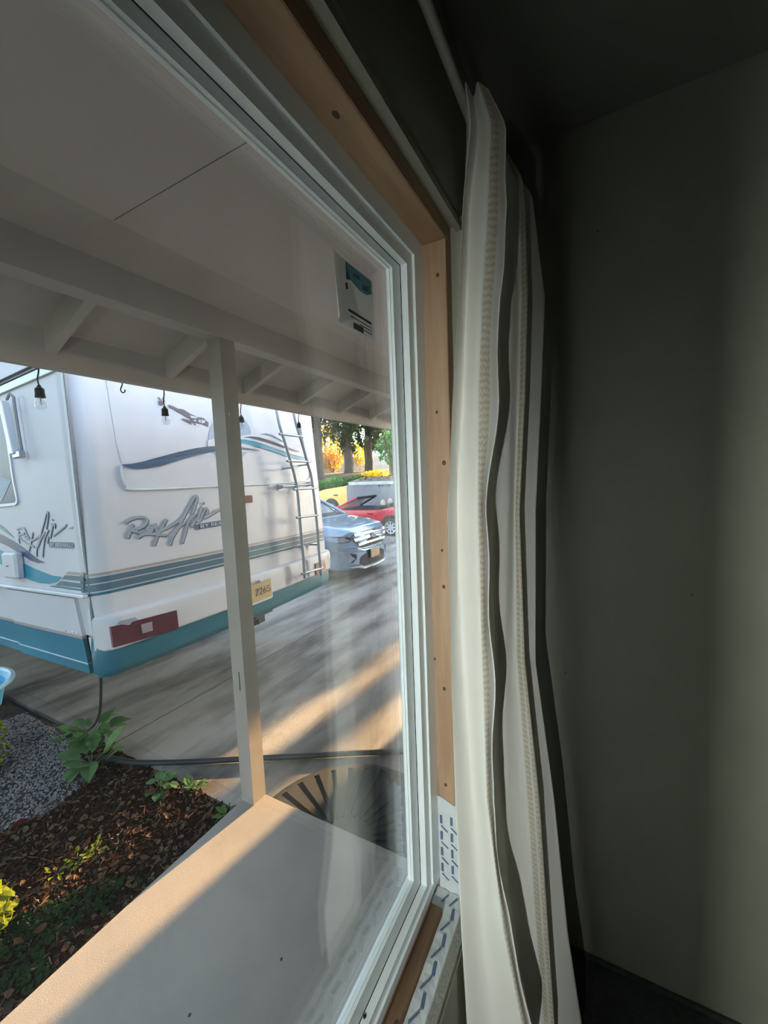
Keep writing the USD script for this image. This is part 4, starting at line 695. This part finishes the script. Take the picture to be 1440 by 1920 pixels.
obj('roof', trimesh.convex.convex_hull(np.array([(x, y, z) for y in (3.56, 8.58) for x, z in ((12.98, 1.51), (14.3, 1.70), (15.42, 1.60), (15.42, 1.5), (12.98, 1.49))])), 'moss_roof', bx)
for y in (7.15, 7.02, 6.75): obj('latch', box((12.985, y, 1.33), (13.0, y + .05, 1.40), .003), 'steel_dark', bx)
obj('frame', box((13.1, 3.4, .10), (15.3, 8.8, .26)), 'steel_dark', bx)
for y in (5.6, 6.5): wheel(bx, (13.12, y, .14), .30, .2, 6)
r = np.random.default_rng(60); q = np.column_stack([r.uniform(13.3, 15.3, 260), r.uniform(4, 8.5, 260)]); zq = np.where(q[:, 0] < 14.3, 1.51 + (q[:, 0] - 12.98) / 1.32 * .19, 1.70 - (q[:, 0] - 14.3) / 1.12 * .10)
v, f = bits(q, lv, lf, 61, .05, .12, .3, 0); v = v.reshape(len(q), -1, 3); v[:, :, 2] += (zq - hz(q) + .02)[:, None]; obj('fallen_leaves', (v.reshape(-1, 3), f), 'dry_leaf', bx, kind='stuff')

# ================================================================ BACKGROUND
def cloud(c, rad, n, ls, seed, droop=0.0, shell=.4):
    r = np.random.default_rng(seed); d = r.normal(size=(n, 3)); d /= np.linalg.norm(d, axis=1, keepdims=True); q = np.array(c) + d * np.array(rad) * r.uniform(shell, 1.0, (n, 1))
    bv, bf = leafshape(3, .3, .36); A = np.linalg.qr(r.normal(size=(n, 3, 3)))[0]; V = np.einsum('nij,kj->nki', A, bv) * r.uniform(.6, 1.3, (n, 1, 1)) * ls + q[:, None, :]
    return V.reshape(-1, 3), (bf[None] + (np.arange(n) * len(bv))[:, None, None]).reshape(-1, 3)
def conifer(label, x, y, r0, seed, boughs):
    z0 = float(gz(x, y)) - .2; t = thing('conifer', label, 'tree', (x, y, z0), group=None); rr = np.random.default_rng(seed)
    zz = np.linspace(z0, z0 + 11, 14); obj('trunk', tube(np.column_stack([x + rr.normal(0, .03, 14), y + rr.normal(0, .03, 14), zz]), np.linspace(r0 * 1.15, r0 * .45, 14), 12), 'bark', t, smooth=True)
    fo, br = MB(), MB()
    for k in range(boughs):
        a = rr.uniform(0, 2 * pi); zb = z0 + rr.uniform(2.7, 9.5); L = rr.uniform(1.2, 2.9); d = np.array([math.cos(a), math.sin(a), 0])
        p = spline([(x, y, zb), np.array((x, y, zb)) + d * L * .5 + (0, 0, .15), np.array((x, y, zb)) + d * L + (0, 0, -.5), np.array((x, y, zb)) + d * L * 1.1 + (0, 0, -1.0)], 10); br.add(tube(p, np.linspace(.05, .012, 10), 5))
        for j in range(3, 10): c = p[j] + (0, 0, -.25); fo.add(cloud(c, (.28, .28, .5), 34, .16, seed * 100 + k * 10 + j, shell=.1))
    obj('branch', br, 'bark', t); obj('foliage', fo, 'needle', t, kind='stuff'); return t
conifer('tall conifer whose trunk stands just right of the motorhome\'s ladder corner', 19.6, 14.9, .30, 71, 40)
conifer('tall conifer with thick bare trunk behind the green hedge', 22.0, 14.35, .26, 72, 36)
conifer('tall conifer with bare trunk left of the white house', 23.8, 13.85, .27, 73, 34)
conifer('dark conifer overhanging the right edge of the view', 24.0, 12.1, .28, 74, 40)
def bush(label, name, c, rad, n, ls, lm, seed, cat='bush'):
    t = thing(name, label, cat, (c[0], c[1], float(gz(c[0], c[1])) - .1)); obj('foliage', cloud(c, rad, n, ls, seed), lm, t, kind='stuff'); z0 = float(gz(c[0], c[1])) - .2; rr = np.random.default_rng(seed); m = MB()
    for k in range(6): a = rr.uniform(0, 2 * pi); m.add(tube([(c[0], c[1], z0), (c[0] + .35 * rad[0] * math.cos(a), c[1] + .35 * rad[1] * math.sin(a), c[2]), (c[0] + .75 * rad[0] * math.cos(a), c[1] + .75 * rad[1] * math.sin(a), c[2] + .6 * rad[2])], (.06, .04, .015), 6))
    obj('stem', m, 'bark', t)
bush('bright yellow autumn tree behind the fence, nearest the motorhome', 'autumn_tree', (24.0, 17.6, 4.0), (1.5, 1.5, 2.2), 2200, .17, 'leaf_yellow', 81, 'tree')
bush('orange-gold autumn bush low before the fence', 'autumn_bush', (23.0, 16.3, 2.9), (.8, .8, .9), 900, .14, 'leaf_gold', 82)
bush('yellow autumn bush between the two bare trunks', 'autumn_bush', (26.3, 16.4, 3.4), (1.3, 1.3, 1.3), 1600, .16, 'leaf_yellow', 83)
bush('yellow-green tree between hedge and fence, behind the trunks', 'autumn_tree', (25.2, 17.0, 5.6), (1.1, 1.1, 1.8), 1200, .17, 'leaf_yellowgreen', 84, 'tree')
bush('dark green leafy tree at the right edge before the white house', 'broadleaf_tree', (19.2, 9.75, 3.2), (.7, .9, 1.0), 900, .17, 'leaf_hedge', 85, 'tree')
bush('bright green hedge bush behind the yellow pickup', 'hedge_bush', (18.9, 13.2, .85), (1.0, 1.6, .95), 2600, .15, 'leaf_hedge', 86)
bush('green hedge bush left of the trailer roof', 'hedge_bush', (19.4, 12.0, 1.0), (.9, 1.0, .85), 1500, .15, 'leaf_hedge', 87)
bush('low yellow-leaved shrub on the bank above the trailer', 'autumn_bush', (20.6, 11.6, 1.75), (.7, .9, .35), 600, .14, 'leaf_yellow', 88)
# picket fence
t = thing('picket_fence', 'weathered pale picket fence running across the bank behind the trees', 'fence', (25, 15.6, 2.1))
pa, pb = np.array([20.4, 17.2]), np.array([30.5, 15.2]); L = np.linalg.norm(pb - pa); u = (pb - pa) / L
for k in range(int(L / .135)):
    p = pa + u * k * .135; z = float(gz(*p)); h = .98 + .02 * ((k * 7) % 3); v, f = box((0, -.011, 0), (.118, .011, h)); ang = math.atan2(u[1], u[0])
    v = np.column_stack([v[:, 0] * math.cos(ang) - v[:, 1] * math.sin(ang) + p[0], v[:, 0] * math.sin(ang) + v[:, 1] * math.cos(ang) + p[1], v[:, 2] + z]); obj('picket', (v, f), 'fence_wood', t)
for h in (.3, .8): obj('rail', tube([(*(pa + u * s), float(gz(*(pa + u * s))) + h) for s in np.linspace(0, L, 12)], .04, 6), 'fence_wood', t)
hs = thing('house', 'white-sided house seen beyond the fence between the trunks', 'building', (52, 23, 2))
obj('wall', box((48, 17.8, 1.5), (58, 28.2, 5.62)), 'white_siding', hs); obj('roof', trimesh.convex.convex_hull(np.array([(47.5, 17.3, 5.6), (47.5, 28.7, 5.6), (58.5, 17.3, 5.6), (58.5, 28.7, 5.6), (53, 17.3, 7.6), (53, 28.7, 7.6)])), 'roof_shingle', hs); obj('gutter', box((47.4, 17.3, 5.46), (47.6, 28.7, 5.64)), 'fence_wood', hs)
# trees beyond the house corner (they stand between the low sun and the driveway)
def broad(label, c, rad, h0, seed):
    t = thing('broadleaf_tree', label, 'tree', (c[0], c[1], -.2)); obj('trunk', tube([(c[0], c[1], -.4), (c[0] + .1, c[1], h0 * .5), (c[0], c[1], c[2])], (.24, .2, .12), 10), 'bark', t)
    s = trimesh.creation.icosphere(3, 1.0); v = np.array(s.vertices); v = v * (.8 + .35 * meshkit.fbm(v * 2.2 + seed, 4)[:, None]) * np.array(rad) + c; obj('crown', MB((v, s.faces), cloud(c, np.array(rad) * 1.08, 2500, .3, seed, shell=.75)), 'needle', t, kind='stuff')

broad('bare-trunked tree standing past the house corner, out by the road', (18, -.49, 5.6), (1.2, .5, 1.6), 3.0, 90)
for i, (y, r_) in enumerate(((1.2, 1.25), (3.0, 1.3), (4.8, 1.3), (6.5, 1.25))):
    broad('tall bushy tree in the row beyond the trailer, %s the house' % ('nearest', 'second from', 'third from', 'farthest from')[i], (18.2, y, 3.7), (1.4, r_, 4.1), 3.0, 91 + i)



for i, (x, y) in enumerate(((-5.2, 4.0), (-5.4, 7.4), (-5.2, 10.8))):
    broad('broad leafy tree on the side lawn left of the motorhome, %s the house' % ('nearest', 'second from', 'farthest from')[i], (x, y, 5.4), (1.9, 1.9, 5.2), 3.0, 97 + i)

# work light on a tripod, standing left of the window: tubular lamp, dish, barn doors towards the room and on top
LAMP = 8600.0
usdkit.material(stage, '/World/Looks/lamp_bulb', {'e': ('emission', {'color': (.93, 1.0, .97), 'strength': LAMP})}, surface='e.emission')
LP = np.array([-1.10, .11, 1.42])
wl = thing('work_light', 'tripod work light with two barn doors standing left of the window', 'lamp', (LP[0], LP[1], FZ))
obj('bulb', lathe([(0, -.045), (.006, -.043), (.008, -.038), (.008, .038), (.006, .043), (0, .045)], LP, 16), 'lamp_bulb', wl, smooth=True)
obj('reflector', lathe([(.015, -.05), (.06, -.04), (.105, -.012), (.12, .012), (.123, .010), (.107, -.018), (.062, -.047), (.015, -.058)], LP, 32, 'x'), 'steel_dark', wl, smooth=50)
obj('barn_door', trimesh.convex.convex_hull(np.array([LP + np.array([x, y, z]) for z in (-.25, .25) for y in (-.0365, .006 + .07 * z) for x in (.197, .20)])), 'steel_dark', wl, label='narrow front leaf of the room-side barn door')
obj('barn_door', trimesh.convex.convex_hull(np.array([LP + np.array([x, y + d, z]) for x, y in ((.005, -.115), (.20, -.064)) for d in (0, -.003) for z in (-.25, .25)])), 'steel_dark', wl, label='wide leaf of the room-side barn door')
obj('door_arm', MB(*[bar(LP + np.array([.20, -.066, z]), LP + np.array([.20, -.033, z]), .004, .006, (1, 0, 0)) for z in (-.24, .24)]), 'steel_dark', wl)
obj('barn_door', trimesh.convex.convex_hull(np.array([LP + np.array([x, y, z + d]) for x, z in ((.005, .118), (.17, .17 * .345)) for d in (0, .003) for y in (-.13, .15)])), 'steel_dark', wl, label='top barn door')
pb = LP + np.array([-.075, 0, 0]); obj('socket', tube([LP + np.array([-.085, 0, 0]), LP + np.array([-.012, 0, 0])], [.02, .014], 12), 'rubber_black', wl)
obj('pole', tube([(pb[0], pb[1], FZ + .25), (pb[0], pb[1], pb[2])], .013, 10), 'metal_grey', wl)
for k in range(3): a_ = 2 * pi * k / 3 + 2.6; obj('leg', tube([(pb[0], pb[1], FZ + .62), (pb[0] + .16 * math.cos(a_), pb[1] + .16 * math.sin(a_), FZ + .01)], .010, 8), 'metal_grey', wl)
